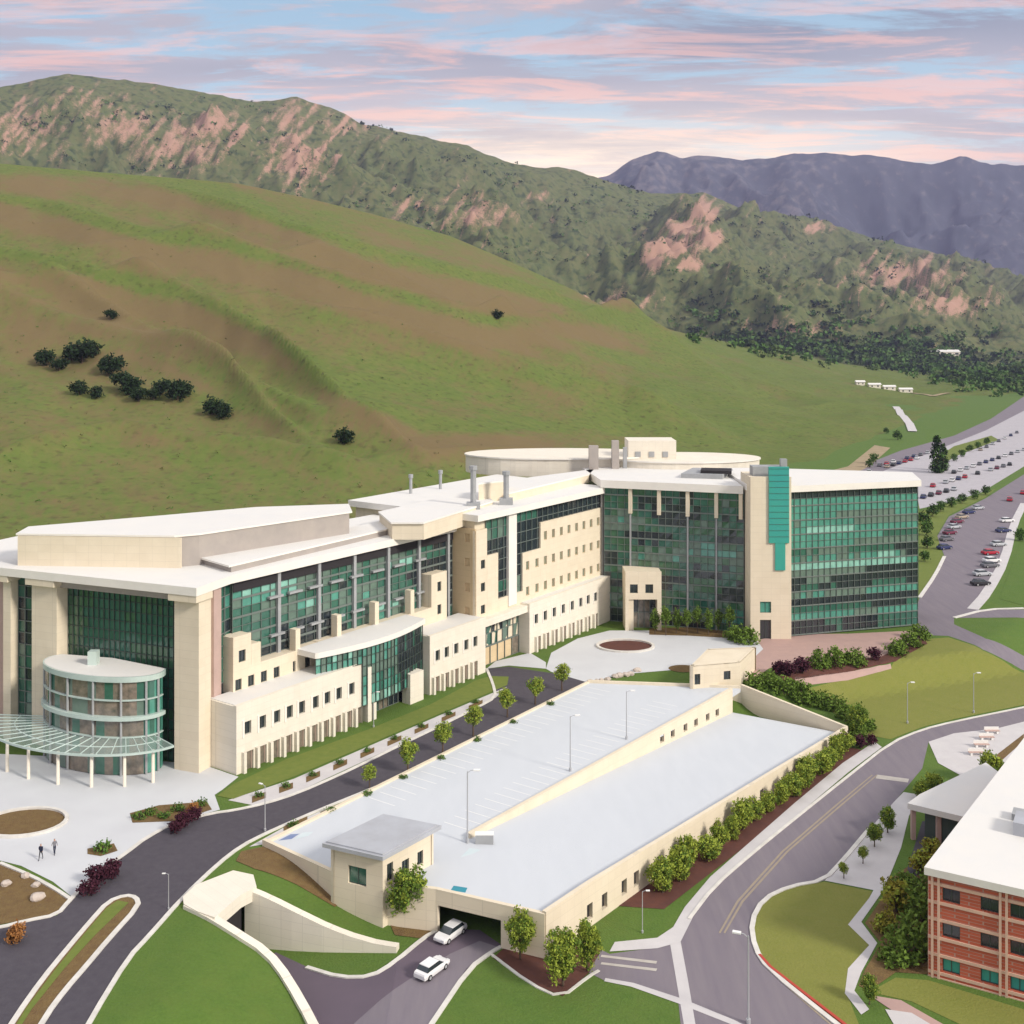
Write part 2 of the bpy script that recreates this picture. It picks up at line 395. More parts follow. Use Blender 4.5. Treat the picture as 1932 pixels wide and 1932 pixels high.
#@@ROADS
# left street, running up between the wing and the garage
road_up = [(-260, 1800), (-90, 1765), (0, 1751), (50, 1738), (108, 1727), (131, 1700), (157, 1674), (204, 1633), (233, 1614), (280, 1578), (335, 1552), (400, 1535), (440, 1530), (500, 1517), (560, 1498), (640, 1463), (694, 1437), (752, 1408), (825, 1373), (900, 1336), (936, 1316), (930, 1290), (918, 1262)]
road_dn = [(1112, 1285), (1060, 1318), (1000, 1350), (900, 1400), (825, 1433), (752, 1468), (694, 1492), (600, 1530), (540, 1556), (502, 1573), (455, 1597), (411, 1631), (344, 1695), (280, 1768), (242, 1808), (172, 1923), (120, 2030), (80, 2120)]
sheet('street', 'asphalt', road_up + [(960, 1258), (1040, 1270)] + road_dn + [(-350, 2120)], .02)
kerb(road_up[1:]); kerb(road_dn)
med = [(236, 1690), (257, 1694), (262, 1710), (204, 1774), (163, 1823), (122, 1870), (87, 1917), (50, 1985), (10, 2060), (-60, 2060), (-10, 1985), (30, 1920), (79, 1850), (128, 1790), (172, 1738), (204, 1702)]
sheet('median', 'mulch', med, .06)
sheet('median_grass', 'verge', [(222, 1700), (243, 1704), (180, 1765), (122, 1828), (60, 1905), (10, 1985), (0, 1985), (48, 1905), (106, 1828), (160, 1762), (200, 1715)], .08)
kerb(med, closed=True, w=.5)
# plaza on the left
plaza = [(-300, 1420), (-60, 1420), (375, 1440), (450, 1466), (420, 1490), (405, 1500), (415, 1528), (335, 1550), (280, 1576), (233, 1611), (204, 1631), (157, 1671), (135, 1692), (100, 1664), (40, 1634), (0, 1624), (-300, 1600)]
sheet('plaza', 'conc', plaza, .03)
def ring(u, v, r, n=28, sq=1.): c = G(u, v); return [Vector((c.x + r * math.cos(2 * math.pi * k / n), c.y + r * sq * math.sin(2 * math.pi * k / n))) for k in range(n)]
def disc(name, mt, u, v, r, off, sq=1.):
    mb = MB().use(mt); drape(mb, ring(u, v, r, sq=sq), off); return tag(mb.build(name), kind='structure')
def rkerb(u, v, r, w=.45, h=.3, sq=1., name='kerb', mt='kerb'):
    mb = MB().use(mt); ribbon(mb, ring(u, v, r, sq=sq), w, h, True); return tag(mb.build(name), kind='structure')
disc('planting_bed', 'mulch', 45, 1553, 4.6, .06, .8); rkerb(45, 1553, 4.8, sq=.8)
bed = [(-200, 1640), (-60, 1622), (0, 1630), (60, 1655), (105, 1680), (132, 1698), (108, 1724), (50, 1736), (-60, 1756), (-200, 1780)]
sheet('planting_bed', 'mulch', bed, .06); kerb(bed[2:6], w=.4, h=.2)
sheet('planting_bed', 'mulch', [(245, 1535), (300, 1520), (390, 1513), (400, 1528), (330, 1550), (250, 1553)], .06)
sheet('planting_bed', 'mulch', [(165, 1602), (215, 1592), (222, 1606), (190, 1616), (165, 1612)], .06)
# verge in front of the long wing
verge = [(410, 1502), (440, 1480), (542, 1432), (694, 1377), (811, 1330), (898, 1284), (925, 1276), (960, 1277), (957, 1293), (825, 1349), (694, 1406), (554, 1466), (440, 1508)]
sheet('verge', 'verge', verge, .05)
sheet('sidewalk', 'walk', [(430, 1510), (554, 1470), (694, 1409), (825, 1352), (957, 1296), (936, 1316), (825, 1370), (694, 1433), (560, 1495), (480, 1520)], .03)
for k in range(9):
    t0 = k / 9 + .012; t1 = (k + .62) / 9
    def on(t, s): return lerp(470, 930, t), interp([(430, 1513), (554, 1471), (694, 1411), (825, 1354), (957, 1297)], lerp(470, 930, t)) + s * lerp(12, 7, t)
    sheet('planting_bed', 'mulch', [on(t0, .5), on(t1, .5), on(t1, 1.5), on(t0, 1.5)], .06)
# beds between the street and the garage
gb = lambda u: interp([(497, 1583), (595, 1551), (703, 1503), (765, 1474), (885, 1412), (1027, 1344), (1100, 1300)], u)
sheet('sidewalk', 'walk', [(470, 1598), (540, 1559), (600, 1533), (694, 1495), (752, 1471), (825, 1436), (900, 1403), (1000, 1353), (1060, 1321), (1112, 1290), (1100, 1302), (1027, 1344), (885, 1416), (765, 1477), (703, 1513), (595, 1562), (505, 1592)], .03)
for k in range(8):
    u0 = lerp(530, 1085, k / 8) + 5; u1 = lerp(530, 1085, (k + .72) / 8)
    w_ = lerp(15, 7, k / 8)
    sheet('planting_bed', 'mulch', [(u0, gb(u0) - w_), (u1, gb(u1) - w_), (u1, gb(u1) - w_ * .15), (u0, gb(u0) - w_ * .15)], .06)
# bed below the garage corner
sheet('planting_bed', 'mulch', [(455, 1607), (497, 1598), (560, 1632), (633, 1668), (650, 1700), (632, 1712), (560, 1670), (480, 1640), (445, 1625)], .06)
sheet('planting_bed', 'mulch', [(735, 1742), (820, 1757), (800, 1772), (745, 1765)], .06)
# driveway and ramp
drive = [(452, 1762), (500, 1805), (545, 1858), (592, 1935), (640, 2040), (760, 2040), (815, 1932), (885, 1828), (925, 1795), (946, 1783), (905, 1755), (825, 1752), (800, 1768), (745, 1815), (700, 1842), (640, 1843), (580, 1825), (520, 1797)]
sheet('driveway', 'asphaltp', drive, .03, f=GT)
sheet('driveway_concrete', 'asphaltl', [(668, 1932), (640, 2040), (755, 2040), (812, 1932), (880, 1828), (938, 1787), (905, 1776), (850, 1800), (770, 1850), (715, 1890)], .05, f=GT)
kerb([(815, 1932), (885, 1828), (928, 1797), (946, 1787)]); kerb([(578, 1826), (640, 1845), (700, 1844), (745, 1817), (800, 1770), (822, 1758)], f=GT)
kerb([(735, 2050), (775, 2000), (815, 1932)])
# right-hand avenue
ave_l = [(1290, 2120), (1284, 1932), (1276, 1850), (1278, 1790), (1300, 1735), (1345, 1675), (1420, 1610), (1500, 1545), (1600, 1465), (1680, 1402), (1740, 1377), (1800, 1362), (1932, 1335), (2100, 1300), (2350, 1262)]
ave_r = [(2350, 1285), (2100, 1325), (1932, 1368), (1850, 1380), (1800, 1385), (1752, 1400), (1740, 1450), (1715, 1480), (1690, 1510), (1640, 1565), (1590, 1625), (1555, 1662), (1490, 1673), (1440, 1697), (1417, 1740), (1424, 1790), (1450, 1830), (1580, 1935), (1820, 2120)]
sheet('avenue', 'asphaltl', ave_l + ave_r, .02)
sheet('parking_apron', 'asphaltl', [(1120, 1785), (1150, 1800), (1240, 1788), (1276, 1775), (1278, 1850), (1284, 1932), (1290, 2120), (1540, 2120), (1380, 1932), (1280, 1892), (1190, 1862), (1140, 1850), (1110, 1835)], .016)
kerb(ave_r[9:], w=.5); kerb(ave_l[4:], w=.35)
sheet('gutter', 'walk', [(1264, 1780), (1284, 1776), (1298, 1850), (1312, 1932), (1340, 2060), (1318, 2060), (1290, 1932), (1276, 1850)], .035)
sheet('gutter', 'walk', [(1376, 1932), (1280, 1894), (1190, 1862), (1140, 1852), (1142, 1846), (1195, 1855), (1290, 1886), (1385, 1925), (1500, 1985), (1490, 1990)], .04)
for k in range(2):
    sheet('crosswalk_stripe', 'paint', [(1135, 1802 + k * 14), (1240, 1814 + k * 14), (1238, 1819 + k * 14), (1133, 1806 + k * 14)], .036)
red = pxpoly([(1430, 1806), (1450, 1829), (1500, 1868), (1580, 1930), (1700, 2025)]); mb = MB().use('redpaint'); ribbon(mb, [p.xy + Vector((.22, .3)) for p in red], .3, .16); tag(mb.build('red_kerb'), kind='structure')
swk = [(1160, 1778), (1240, 1770), (1270, 1750), (1292, 1712), (1340, 1655), (1420, 1585), (1500, 1515), (1590, 1440), (1650, 1400)]
sheet('sidewalk', 'walk', swk + [(1664, 1410), (1600, 1458), (1512, 1532), (1430, 1603), (1352, 1672), (1308, 1730), (1284, 1778), (1240, 1790), (1150, 1796)], .05)
for o_ in (0, 9):
    sheet('centre_line', 'yellow', [(1356 + o_, 1760), (1390 + o_, 1700), (1475 + o_, 1606), (1575 + o_, 1520), (1645 + o_, 1462), (1647 + o_, 1463), (1578 + o_, 1521.5), (1478 + o_, 1608), (1394 + o_, 1702), (1359 + o_, 1762)], .04)
    sheet('centre_line', 'yellow', [(1475 + o_, 1850), (1560 + o_, 1925), (1640 + o_, 1990), (1636 + o_, 1991), (1557 + o_, 1927), (1472 + o_, 1852)], .04)
sheet('stop_line', 'paint', [(1655, 1462), (1715, 1470), (1713, 1477), (1652, 1469)], .04)
# olive lawn and paths at the brick block
sheet('lawn', 'olive', [(1419, 1740), (1442, 1699), (1490, 1675), (1556, 1664), (1645, 1682), (1630, 1720), (1602, 1745), (1640, 1782), (1605, 1830), (1596, 1870), (1620, 1932), (1700, 2010), (1560, 1915), (1450, 1826), (1427, 1790)], .03)
sheet('path', 'walk', [(1556, 1662), (1590, 1625), (1640, 1565), (1690, 1510), (1705, 1495), (1735, 1500), (1715, 1540), (1700, 1600), (1680, 1650), (1660, 1690), (1625, 1740), (1655, 1780), (1625, 1835), (1612, 1870), (1640, 1905), (1625, 1915), (1594, 1875), (1600, 1828), (1640, 1784), (1600, 1745), (1640, 1695), (1648, 1680)], .045)
sheet('planting_bed', 'mulch', [(1668, 1690), (1690, 1650), (1770, 1600), (1770, 1840), (1690, 1835), (1640, 1870), (1620, 1860), (1632, 1830), (1662, 1780), (1632, 1742)], .04)
sheet('lawn', 'olive', [(1690, 1845), (1752, 1850), (1932, 1905), (2050, 1950), (2050, 2040), (1900, 1975), (1720, 1890), (1640, 1872)], .03)
sheet('path', 'brickpave', [(1640, 1878), (1700, 1888), (1800, 1945), (1932, 2010), (1932, 2040), (1760, 1950), (1690, 1912)], .05)
sheet('path', 'walk', [(1670, 1905), (1720, 1912), (1800, 1960), (1760, 1975), (1690, 1940)], .055)
sheet('entrance_shade_patch', 'asphalt', [(1740, 1550), (1840, 1550), (1800, 1600), (1720, 1660), (1712, 1640)], .055)  # dark sheet painting in the shade by the white entrance roof
# terrace by the avenue with the crosswalk
sheet('plaza', 'walk', [(1752, 1400), (1800, 1384), (1880, 1375), (1932, 1362), (2050, 1340), (2050, 1400), (1932, 1425), (1880, 1450), (1840, 1480), (1810, 1462), (1770, 1440)], .045)
sheet('path', 'mulch', [(1880, 1425), (1932, 1385), (1932, 1398), (1885, 1440)], .06)
# centre drop-off plaza
sheet('plaza', 'conc', [(1030, 1262), (1040, 1232), (1090, 1205), (1150, 1190), (1250, 1190), (1330, 1200), (1440, 1208), (1450, 1225), (1400, 1262), (1300, 1262), (1180, 1272), (1108, 1288), (1040, 1268)], .045)
sheet('plaza', 'conc', [(918, 1262), (935, 1248), (1000, 1232), (1030, 1250), (1030, 1262), (960, 1256)], .04)
disc('planting_bed', 'redmulch', 1180, 1220, 5.0, .07, .8); rkerb(1180, 1220, 5.1, .5, .35, .8)
disc('planting_bed', 'mulch', 1290, 1262, 2.6, .07, .8)
sheet('planting_bed', 'mulch', [(1225, 1186), (1300, 1184), (1400, 1195), (1405, 1206), (1300, 1200), (1225, 1198)], .07)
sheet('terrace', 'brickpave', [(1428, 1208), (1480, 1197), (1600, 1196), (1728, 1190), (1742, 1204), (1670, 1240), (1560, 1262), (1480, 1252), (1450, 1262), (1410, 1300), (1380, 1300), (1400, 1262), (1440, 1225)], .05)
sheet('lawn', 'olive', [(1742, 1206), (1790, 1203), (1855, 1228), (1932, 1270), (2050, 1290), (2050, 1300), (1932, 1330), (1800, 1357), (1740, 1372), (1680, 1395), (1625, 1385), (1560, 1335), (1480, 1310), (1560, 1290), (1680, 1260)], .03)
sheet('path', 'brickpave', [(1500, 1278), (1600, 1268), (1680, 1252), (1682, 1262), (1600, 1284), (1500, 1296)], .06)
# far roads and parking, right
sheet('road', 'asphaltl', [(1722, 1168), (1735, 1128), (1765, 1085), (1782, 1050), (1768, 1012), (1790, 975), (1860, 940), (1932, 895), (2060, 850), (2060, 905), (1932, 950), (1912, 990), (1895, 1060), (1862, 1120), (1835, 1150), (1932, 1150), (2060, 1150), (2060, 1166), (1932, 1166), (1800, 1166), (1800, 1178), (1860, 1205), (1932, 1238), (2060, 1300), (2060, 1330), (1932, 1266), (1855, 1226), (1790, 1200), (1742, 1198)], .02)
kerb([(1835, 1150), (1862, 1120), (1895, 1060), (1912, 990), (1932, 950)], w=2.2, h=.1, it=1, name='kerb', mt='walk')
kerb([(1735, 1128), (1765, 1085), (1782, 1050)], w=.8); kerb([(1800, 1166), (1860, 1150), (1932, 1148)], w=.8)
M['lot'] = mat('pale_lot_asphalt', (.40, .38, .41), .9, [((.30, .29, .32), .1), ((.46, .44, .46), .5)], vs=.9)
sheet('parking_lot', 'lot', [(1610, 905), (1640, 880), (1700, 855), (1760, 838), (1850, 815), (1932, 770), (2060, 700), (2060, 860), (1932, 880), (1850, 930), (1780, 950), (1735, 960), (1725, 905)], .02)
sheet('road', 'asphaltl', [(1560, 905), (1700, 850), (1800, 822), (1870, 790), (1932, 748), (2000, 715), (2060, 690), (2060, 706), (1932, 775), (1860, 812), (1720, 868), (1600, 915)], .035)
sheet('lawn', 'verge', [(1735, 965), (1780, 952), (1850, 932), (1880, 922), (1860, 938), (1790, 972), (1768, 1010), (1780, 1050), (1762, 1085), (1733, 1125)], .04)
sheet('verge', 'verge', [(1760, 868), (1800, 842), (1870, 822), (1885, 830), (1800, 862), (1770, 885)], .05)
sheet('lawn', 'lawn', [(1885, 1130), (1912, 1060), (1935, 1000), (2060, 960), (2060, 1140), (1930, 1142)], .05)
sheet('verge', 'dirt', [(1540, 895), (1600, 880), (1650, 840), (1680, 845), (1640, 880), (1590, 905)], .045)
# ------------------------------------------------------------------ hills
def hill(name, mt, base, ridge, D0, D1, u0, u1, du, rows, back, prof, noise_amp, noise_len, folds=(), seed=0, rockf=None, rid=.5, fdamp=False, u1f=9999):
    cols = []; u = u0
    while u <= u1: cols.append(u); u += du
    V = []; RK = []
    n = rows + back
    for u in cols:
        v0 = interp(base, u) if base else None; v1 = interp(ridge, u); d1 = interp(D1, u)
        d0 = CZ * F / (v0 - VH) if v0 else interp(D0, u)
        z1 = CZ + (VH - v1) * d1 / F
        for k in range(n + 1):
            t = k / rows
            if t <= 1: d = d0 + (d1 - d0) * t; z = z1 * prof(t)
            else: d = d1 + (d1 - d0) * (t - 1); z = z1 * (1 - 1.2 * (t - 1) ** 1.5)
            v = VH - (z - CZ) * F / d
            x = (u - U0) / F * d
            env = sm(t / .25) * (1 - .85 * sm((t - .75) / .25) if t <= 1 else .15)
            dz = 0
            for cur, amp, wd in folds:
                q = (v - interp(cur, u) - amp * F / d * .9) / wd; e = math.exp(-q * 1.3) if q > 0 else math.exp(-(q * 2.6) ** 2)
                dz += amp * e * sm(t * 3) * (1 - sm((t - .80) / .19) if fdamp else 1) * sm((u1f - u) / 300)
            p = Vector((x / noise_len, d / noise_len, seed)); a = 1; f = 0
            for o in range(6):
                f += a * (1 - abs(mn.noise(p)) * 2 - .5) if o < 4 else a * mn.noise(p)
                p = p * 2.05; a *= rid
            dz += noise_amp * f * env
            if d > 0: V.append((x, d, z + dz - (.6 if k else 3)))
            RK.append(rockf(u, VH - (z + dz - CZ) * F / d, f) if rockf else 0.)
    fs = [(i * (n + 1) + k, (i + 1) * (n + 1) + k, (i + 1) * (n + 1) + k + 1, i * (n + 1) + k + 1) for i in range(len(cols) - 1) for k in range(n)]
    mb = MB().use(mt); mb.mesh(V, fs); o = mb.build(name, smooth=True); tag(o, kind='structure')
    at_ = o.data.attributes.new('rock', 'FLOAT', 'POINT'); at_.data.foreach_set('value', RK)
    return o, V, fs
def hillmat(name, cols, scales, rockc, rough=.95, rockmix=1., dots=None, lo=.92, hi=1.1, c2=None):
    m = mat(name, cols[0], rough, [(c, s) for c, s in zip(cols[1:], scales)], vs=.8, det=7, spec=.1)
    nt = m.node_tree; N = nt.nodes; L = nt.links; b = N['Principled BSDF']; cur = b.inputs['Base Color'].links[0].from_socket
    tc = N.new('ShaderNodeTexCoord')
    if dots:
        c, s, dl, dh = dots
        n = N.new('ShaderNodeTexNoise'); L.new(tc.outputs['Object'], n.inputs[0]); n.inputs['Scale'].default_value = s; n.inputs['Detail'].default_value = 3
        r = N.new('ShaderNodeMapRange'); L.new(n.outputs[0], r.inputs[0]); r.inputs[1].default_value = dl; r.inputs[2].default_value = dh
        mx = N.new('ShaderNodeMix'); mx.data_type = 'RGBA'; L.new(r.outputs[0], mx.inputs[0]); L.new(cur, mx.inputs[6]); mx.inputs[7].default_value = (*c, 1); cur = mx.outputs[2]
    a = N.new('ShaderNodeAttribute'); a.attribute_name = 'rock'
    n = N.new('ShaderNodeTexNoise'); L.new(tc.outputs['Object'], n.inputs[0]); n.inputs['Scale'].default_value = scales[-1] * 3; n.inputs['Detail'].default_value = 6; n.inputs['Roughness'].default_value = .7
    ad = N.new('ShaderNodeMath'); L.new(a.outputs['Fac'], ad.inputs[0]); L.new(n.outputs[0], ad.inputs[1])
    r = N.new('ShaderNodeMapRange'); L.new(ad.outputs[0], r.inputs[0]); r.inputs[1].default_value = lo; r.inputs[2].default_value = hi; r.inputs[4].default_value = rockmix
    mx = N.new('ShaderNodeMix'); mx.data_type = 'RGBA'; L.new(r.outputs[0], mx.inputs[0]); L.new(cur, mx.inputs[6]); mx.inputs[7].default_value = (*rockc, 1)
    L.new(mx.outputs[2], b.inputs['Base Color']); return m
def blob(u, v, c): return max([0] + [h * math.exp(-(((u - a) / ru) ** 2 + ((v - b) / rv) ** 2)) for a, b, ru, rv, h in c])
M['hillA'] = hillmat('grass_hill', [(.125, .165, .036), (.205, .20, .062), (.085, .15, .032), (.165, .165, .053), (.09, .135, .032)], [.006, .02, .07, .25], (.17, .118, .062), dots=((.075, .08, .03), .35, .55, .75), rockmix=.85, lo=.36, hi=1.12)
M['hillB'] = hillmat('scrub_mountain', [(.12, .15, .055), (.20, .15, .085), (.09, .13, .042), (.17, .145, .075), (.08, .115, .042)], [.004, .012, .04, .1], (.38, .235, .175), dots=((.045, .065, .03), .07, .50, .68), lo=.74, hi=1.02)
M['hillC'] = hillmat('far_mountain', [(.075, .085, .115), (.105, .105, .13), (.055, .065, .085)], [.0015, .008], (.17, .155, .165), lo=.8, hi=1.05)  # bluish haze tint put into the mountain's own colours
baseA = [(-700, 1180), (0, 1115), (600, 1080), (1000, 1010), (1300, 930), (1540, 893), (1640, 850), (1700, 815), (1780, 785), (1850, 762), (1932, 740), (2200, 705), (2700, 690)]
ridgeA = [(-700, 275), (0, 308), (200, 325), (450, 345), (560, 368), (700, 402), (850, 445), (980, 500), (1080, 545), (1180, 600), (1300, 630), (1450, 660), (1600, 690), (1720, 705), (1850, 705), (1932, 695), (2200, 680), (2700, 676)]
DA = [(-700, 820), (0, 880), (600, 950), (1200, 1150), (1600, 1400), (1932, 1500), (2700, 2200)]
cA = [[(-700, 340), (0, 369), (75, 380), (150, 403), (225, 424), (300, 441), (425, 462), (520, 482), (700, 540), (900, 600)],
      [(-700, 300), (200, 318), (350, 348), (450, 384), (550, 419), (650, 454), (750, 484), (966, 535), (1150, 590), (1400, 700)],
      [(-700, 440), (0, 474), (100, 494), (200, 519), (275, 535), (350, 554), (425, 582), (500, 620), (560, 662), (640, 720), (800, 800)],
      [(-700, 850), (0, 812), (150, 780), (225, 770), (350, 784), (500, 802), (700, 850), (1000, 900)],
      [(-700, 560), (0, 590), (200, 640), (400, 690), (600, 790), (900, 860)],
      [(500, 560), (700, 610), (900, 668), (1100, 720), (1400, 800), (1800, 840)]]
cA.append([(-700, 500), (0, 545), (150, 585), (300, 640), (430, 705), (540, 790), (640, 850)]); cA.append([(600, 480), (760, 540), (900, 600), (1040, 670), (1200, 740), (1400, 800)])
fA = [(cA[0], 19, 32), (cA[1], 17, 30), (cA[2], 21, 42), (cA[3], 13, 30), (cA[4], 8, 34), (cA[5], 13, 26), (cA[6], 10, 28), (cA[7], 10, 26)]
brownA = [(620, 520, 260, 50, .35), (150, 610, 260, 60, .35), (900, 600, 220, 40, .35), (280, 680, 180, 50, .45), (1150, 565, 80, 25, .5)]
def coverA(u, v, f):
    """dry brown grass and painted fold shade under each spur, green crests kept bright"""
    b = blob(u, v, brownA) + .16
    for k, c in enumerate(cA[:3]):
        q = v - interp(c, u)
        b += (.55 * math.exp(-((q - 38) / 26) ** 2) - .7 * math.exp(-(q / 12) ** 2)) * (1 - sm((u - 900) / 500))  # fold shading painted in: dark band below each crest, bright line along it
    b -= .4 * sm((u - 950) / 400) + .45 * math.exp(-((u - 650) / 240) ** 2 - ((v - 720) / 45) ** 2)
    b += .5 * mn.noise(Vector((u / 110, (v - u * .3) / 22, 1))) + .36 * mn.noise(Vector((u / 26, (v - u * .3) / 5, 4))) + .25 * mn.noise(Vector((u / 9, v / 4, 7)))
    if v > 840: b -= .12
    return b
hA = hill('hill', 'hillA', baseA, ridgeA, None, DA, -700, 2500, 7, 240, 20, lambda t: .35 * t + .65 * t * t * (1.6 - .6 * t) if t < 1 else 1, 4.5, 150, fA, 3.3, coverA, fdamp=True, u1f=1500)
ridgeB = [(-900, 190), (-400, 150), (0, 163), (60, 155), (120, 142), (180, 152), (250, 160), (330, 170), (420, 178), (480, 190), (560, 184), (620, 208), (690, 240), (780, 252), (870, 268), (950, 298), (1010, 312), (1080, 325), (1150, 345), (1230, 368), (1330, 370), (1430, 408), (1520, 420), (1620, 452), (1750, 480), (1860, 515), (1932, 535), (2200, 560), (2700, 590)]
rockB = [(540, 225, 60, 40, .6), (560, 290, 70, 70, .58), (330, 270, 90, 60, .56), (230, 240, 80, 50, .5), (60, 240, 90, 60, .42), (420, 235, 70, 45, .5), (640, 240, 60, 30, .45), (1330, 395, 30, 20, .85), (1290, 430, 36, 16, .85), (1265, 465, 50, 18, .9), (1225, 490, 28, 16, .9), (1300, 500, 26, 12, .8), (1340, 450, 26, 20, .85), (1700, 520, 110, 34, .5), (1800, 575, 70, 22, .5), (1020, 370, 30, 20, .45), (770, 385, 40, 12, .5), (1150, 570, 90, 20, .45), (1500, 620, 120, 20, .4), (900, 400, 120, 40, .36), (1540, 430, 40, 14, .5)]
def coverB(u, v, f):
    d = (u + v * .8)      # the strata climb to the upper right
    return .9 * blob(u, v, rockB) - .04 + .14 * f + .42 * mn.noise(Vector((d / 15, (v - u * .5) / 70, 2))) + .34 * mn.noise(Vector((d / 7, (v - u) / 22, 6)))
hB = hill('mountain', 'hillB', None, ridgeB, [(-900, 1500), (1200, 1500), (1932, 1700), (2700, 2200)], [(-900, 2500), (0, 2600), (800, 3000), (1300, 3300), (1932, 3800), (2700, 4200)], -700, 2500, 5, 230, 15, lambda t: t * (.75 + .25 * t), 95, 480, [([(1100, 480), (1250, 455), (1350, 430)], 25, 30)], 8.1, coverB, rid=.62)
ridgeC = [(-900, 420), (900, 420), (1100, 350), (1145, 338), (1190, 312), (1240, 290), (1290, 305), (1350, 300), (1400, 308), (1450, 300), (1500, 290), (1560, 288), (1640, 286), (1700, 296), (1760, 300), (1810, 290), (1870, 302), (1932, 302), (2100, 280), (2400, 300), (2900, 330)]
hC = hill('far_mountain', 'hillC', None, ridgeC, [(0, 4500)], [(0, 5600)], -500, 2600, 6, 150, 12, lambda t: t, 215, 1300, (), 5.5, lambda u, v, f: .3 + .12 * f + .25 * mn.noise(Vector((u / 14, v / 10, 3))), rid=.62)
BV = [BVHTree.FromPolygons(v, f) for _, v, f in (hA, hB, hC)]
def cast(u, v):
    d = Vector(((u - U0) / F, 1, -(v - VH) / F)).normalized(); best = None
    for b in BV:
        h = b.ray_cast(Vector((0, 0, CZ)), d)
        if h[0] and (best is None or h[3] < best[1]): best = (h[0], h[3])
    p = G(u, v) if v > VH + 3 else None
    if p is not None and p.y > 0 and (best is None or p.length < best[1]) and p.y < 9000: return p
    return best[0] if best else (p or at(u, max(v, VH + 20)))
# ------------------------------------------------------------------ haze
hz = MB(); m = bpy.data.materials.new('haze_air'); m.use_nodes = True; nt = m.node_tree; nt.nodes.remove(nt.nodes['Principled BSDF'])
pv = nt.nodes.new('ShaderNodeVolumePrincipled'); pv.inputs['Color'].default_value = (.56, .58, .95, 1); pv.inputs['Density'].default_value = .00007; pv.inputs['Anisotropy'].default_value = .2
nt.links.new(pv.outputs[0], nt.nodes['Material Output'].inputs['Volume'])
hz.use(m); hz.box(-9500, 9500, -920, 9400, -9, 1250); tag(hz.build('haze'), kind='stuff')
#@@BUILDINGS
class Fac:
    """vertical plane from plan point p0 to p1; local (along, out, z)"""
    def __init__(s, p0, p1):
        s.p = Vector(p0[:2]); q = Vector(p1[:2]); s.L = (q - s.p).length; s.e = (q - s.p).normalized(); s.n = Vector((s.e.y, -s.e.x))
    def __call__(s, a, o, z): r = s.p + s.e * a + s.n * o; return (r.x, r.y, z)
    def a(s, u, o=0.):
        p = s.p + s.n * o; m = (u - U0) / F; return (m * p.y - p.x) / (s.e.x - m * s.e.y)
    def z(s, u, v, o=0.): y = s(s.a(u, o), o, 0)[1]; return CZ - (v - VH) * y / F
def wall(mb, fr, a0, a1, z0, z1, holes=(), rec=.3, o=0., side=True):
    """wall skin with real recessed openings"""
    ha = sorted({a0, a1, *[h[0] for h in holes], *[h[1] for h in holes]}); hz_ = sorted({z0, z1, *[h[2] for h in holes], *[h[3] for h in holes]})
    for i in range(len(ha) - 1):
        for j in range(len(hz_) - 1):
            ca, cz = (ha[i] + ha[i + 1]) / 2, (hz_[j] + hz_[j + 1]) / 2
            if any(h[0] < ca < h[1] and h[2] < cz < h[3] for h in holes): continue
            mb.face([fr(ha[i], o, hz_[j]), fr(ha[i + 1], o, hz_[j]), fr(ha[i + 1], o, hz_[j + 1]), fr(ha[i], o, hz_[j + 1])])
    for h in holes:
        for (p, q) in (((h[0], h[2]), (h[1], h[2])), ((h[1], h[2]), (h[1], h[3])), ((h[1], h[3]), (h[0], h[3])), ((h[0], h[3]), (h[0], h[2]))):
            mb.face([fr(p[0], o, p[1]), fr(p[0], o - rec, p[1]), fr(q[0], o - rec, q[1]), fr(q[0], o, q[1])])
    if side:
        mb.face([fr(a0, o, z1), fr(a1, o, z1), fr(a1, o - rec - .1, z1), fr(a0, o - rec - .1, z1)])
        for a in (a0, a1): mb.face([fr(a, o, z0), fr(a, o - rec - .1, z0), fr(a, o - rec - .1, z1), fr(a, o, z1)])
def windows(fr, holes, par, gm='g1', fm='mulld', rec=.3, o=0., name='window', split=1):
    for h in holes:
        m = MB().use(gm); m.box(h[0] - .02, h[1] + .02, o - rec - .06, o - rec + .03, h[2] - .02, h[3] + .02, fr)
        w_ = m.build(name, par)
        f = MB().use(fm); t = .07
        f.box(h[0], h[1], o - rec + .03, o - rec + .1, h[2], h[2] + t, fr); f.box(h[0], h[1], o - rec + .03, o - rec + .1, h[3] - t, h[3], fr)
        f.box(h[0], h[0] + t, o - rec + .03, o - rec + .1, h[2] + t, h[3] - t, fr); f.box(h[1] - t, h[1], o - rec + .03, o - rec + .1, h[2] + t, h[3] - t, fr)
        if split > 0: c = (h[0] + h[1]) / 2; f.box(c - t / 2, c + t / 2, o - rec + .03, o - rec + .1, h[2] + t, h[3] - t, fr)
        f.build('frame', w_)
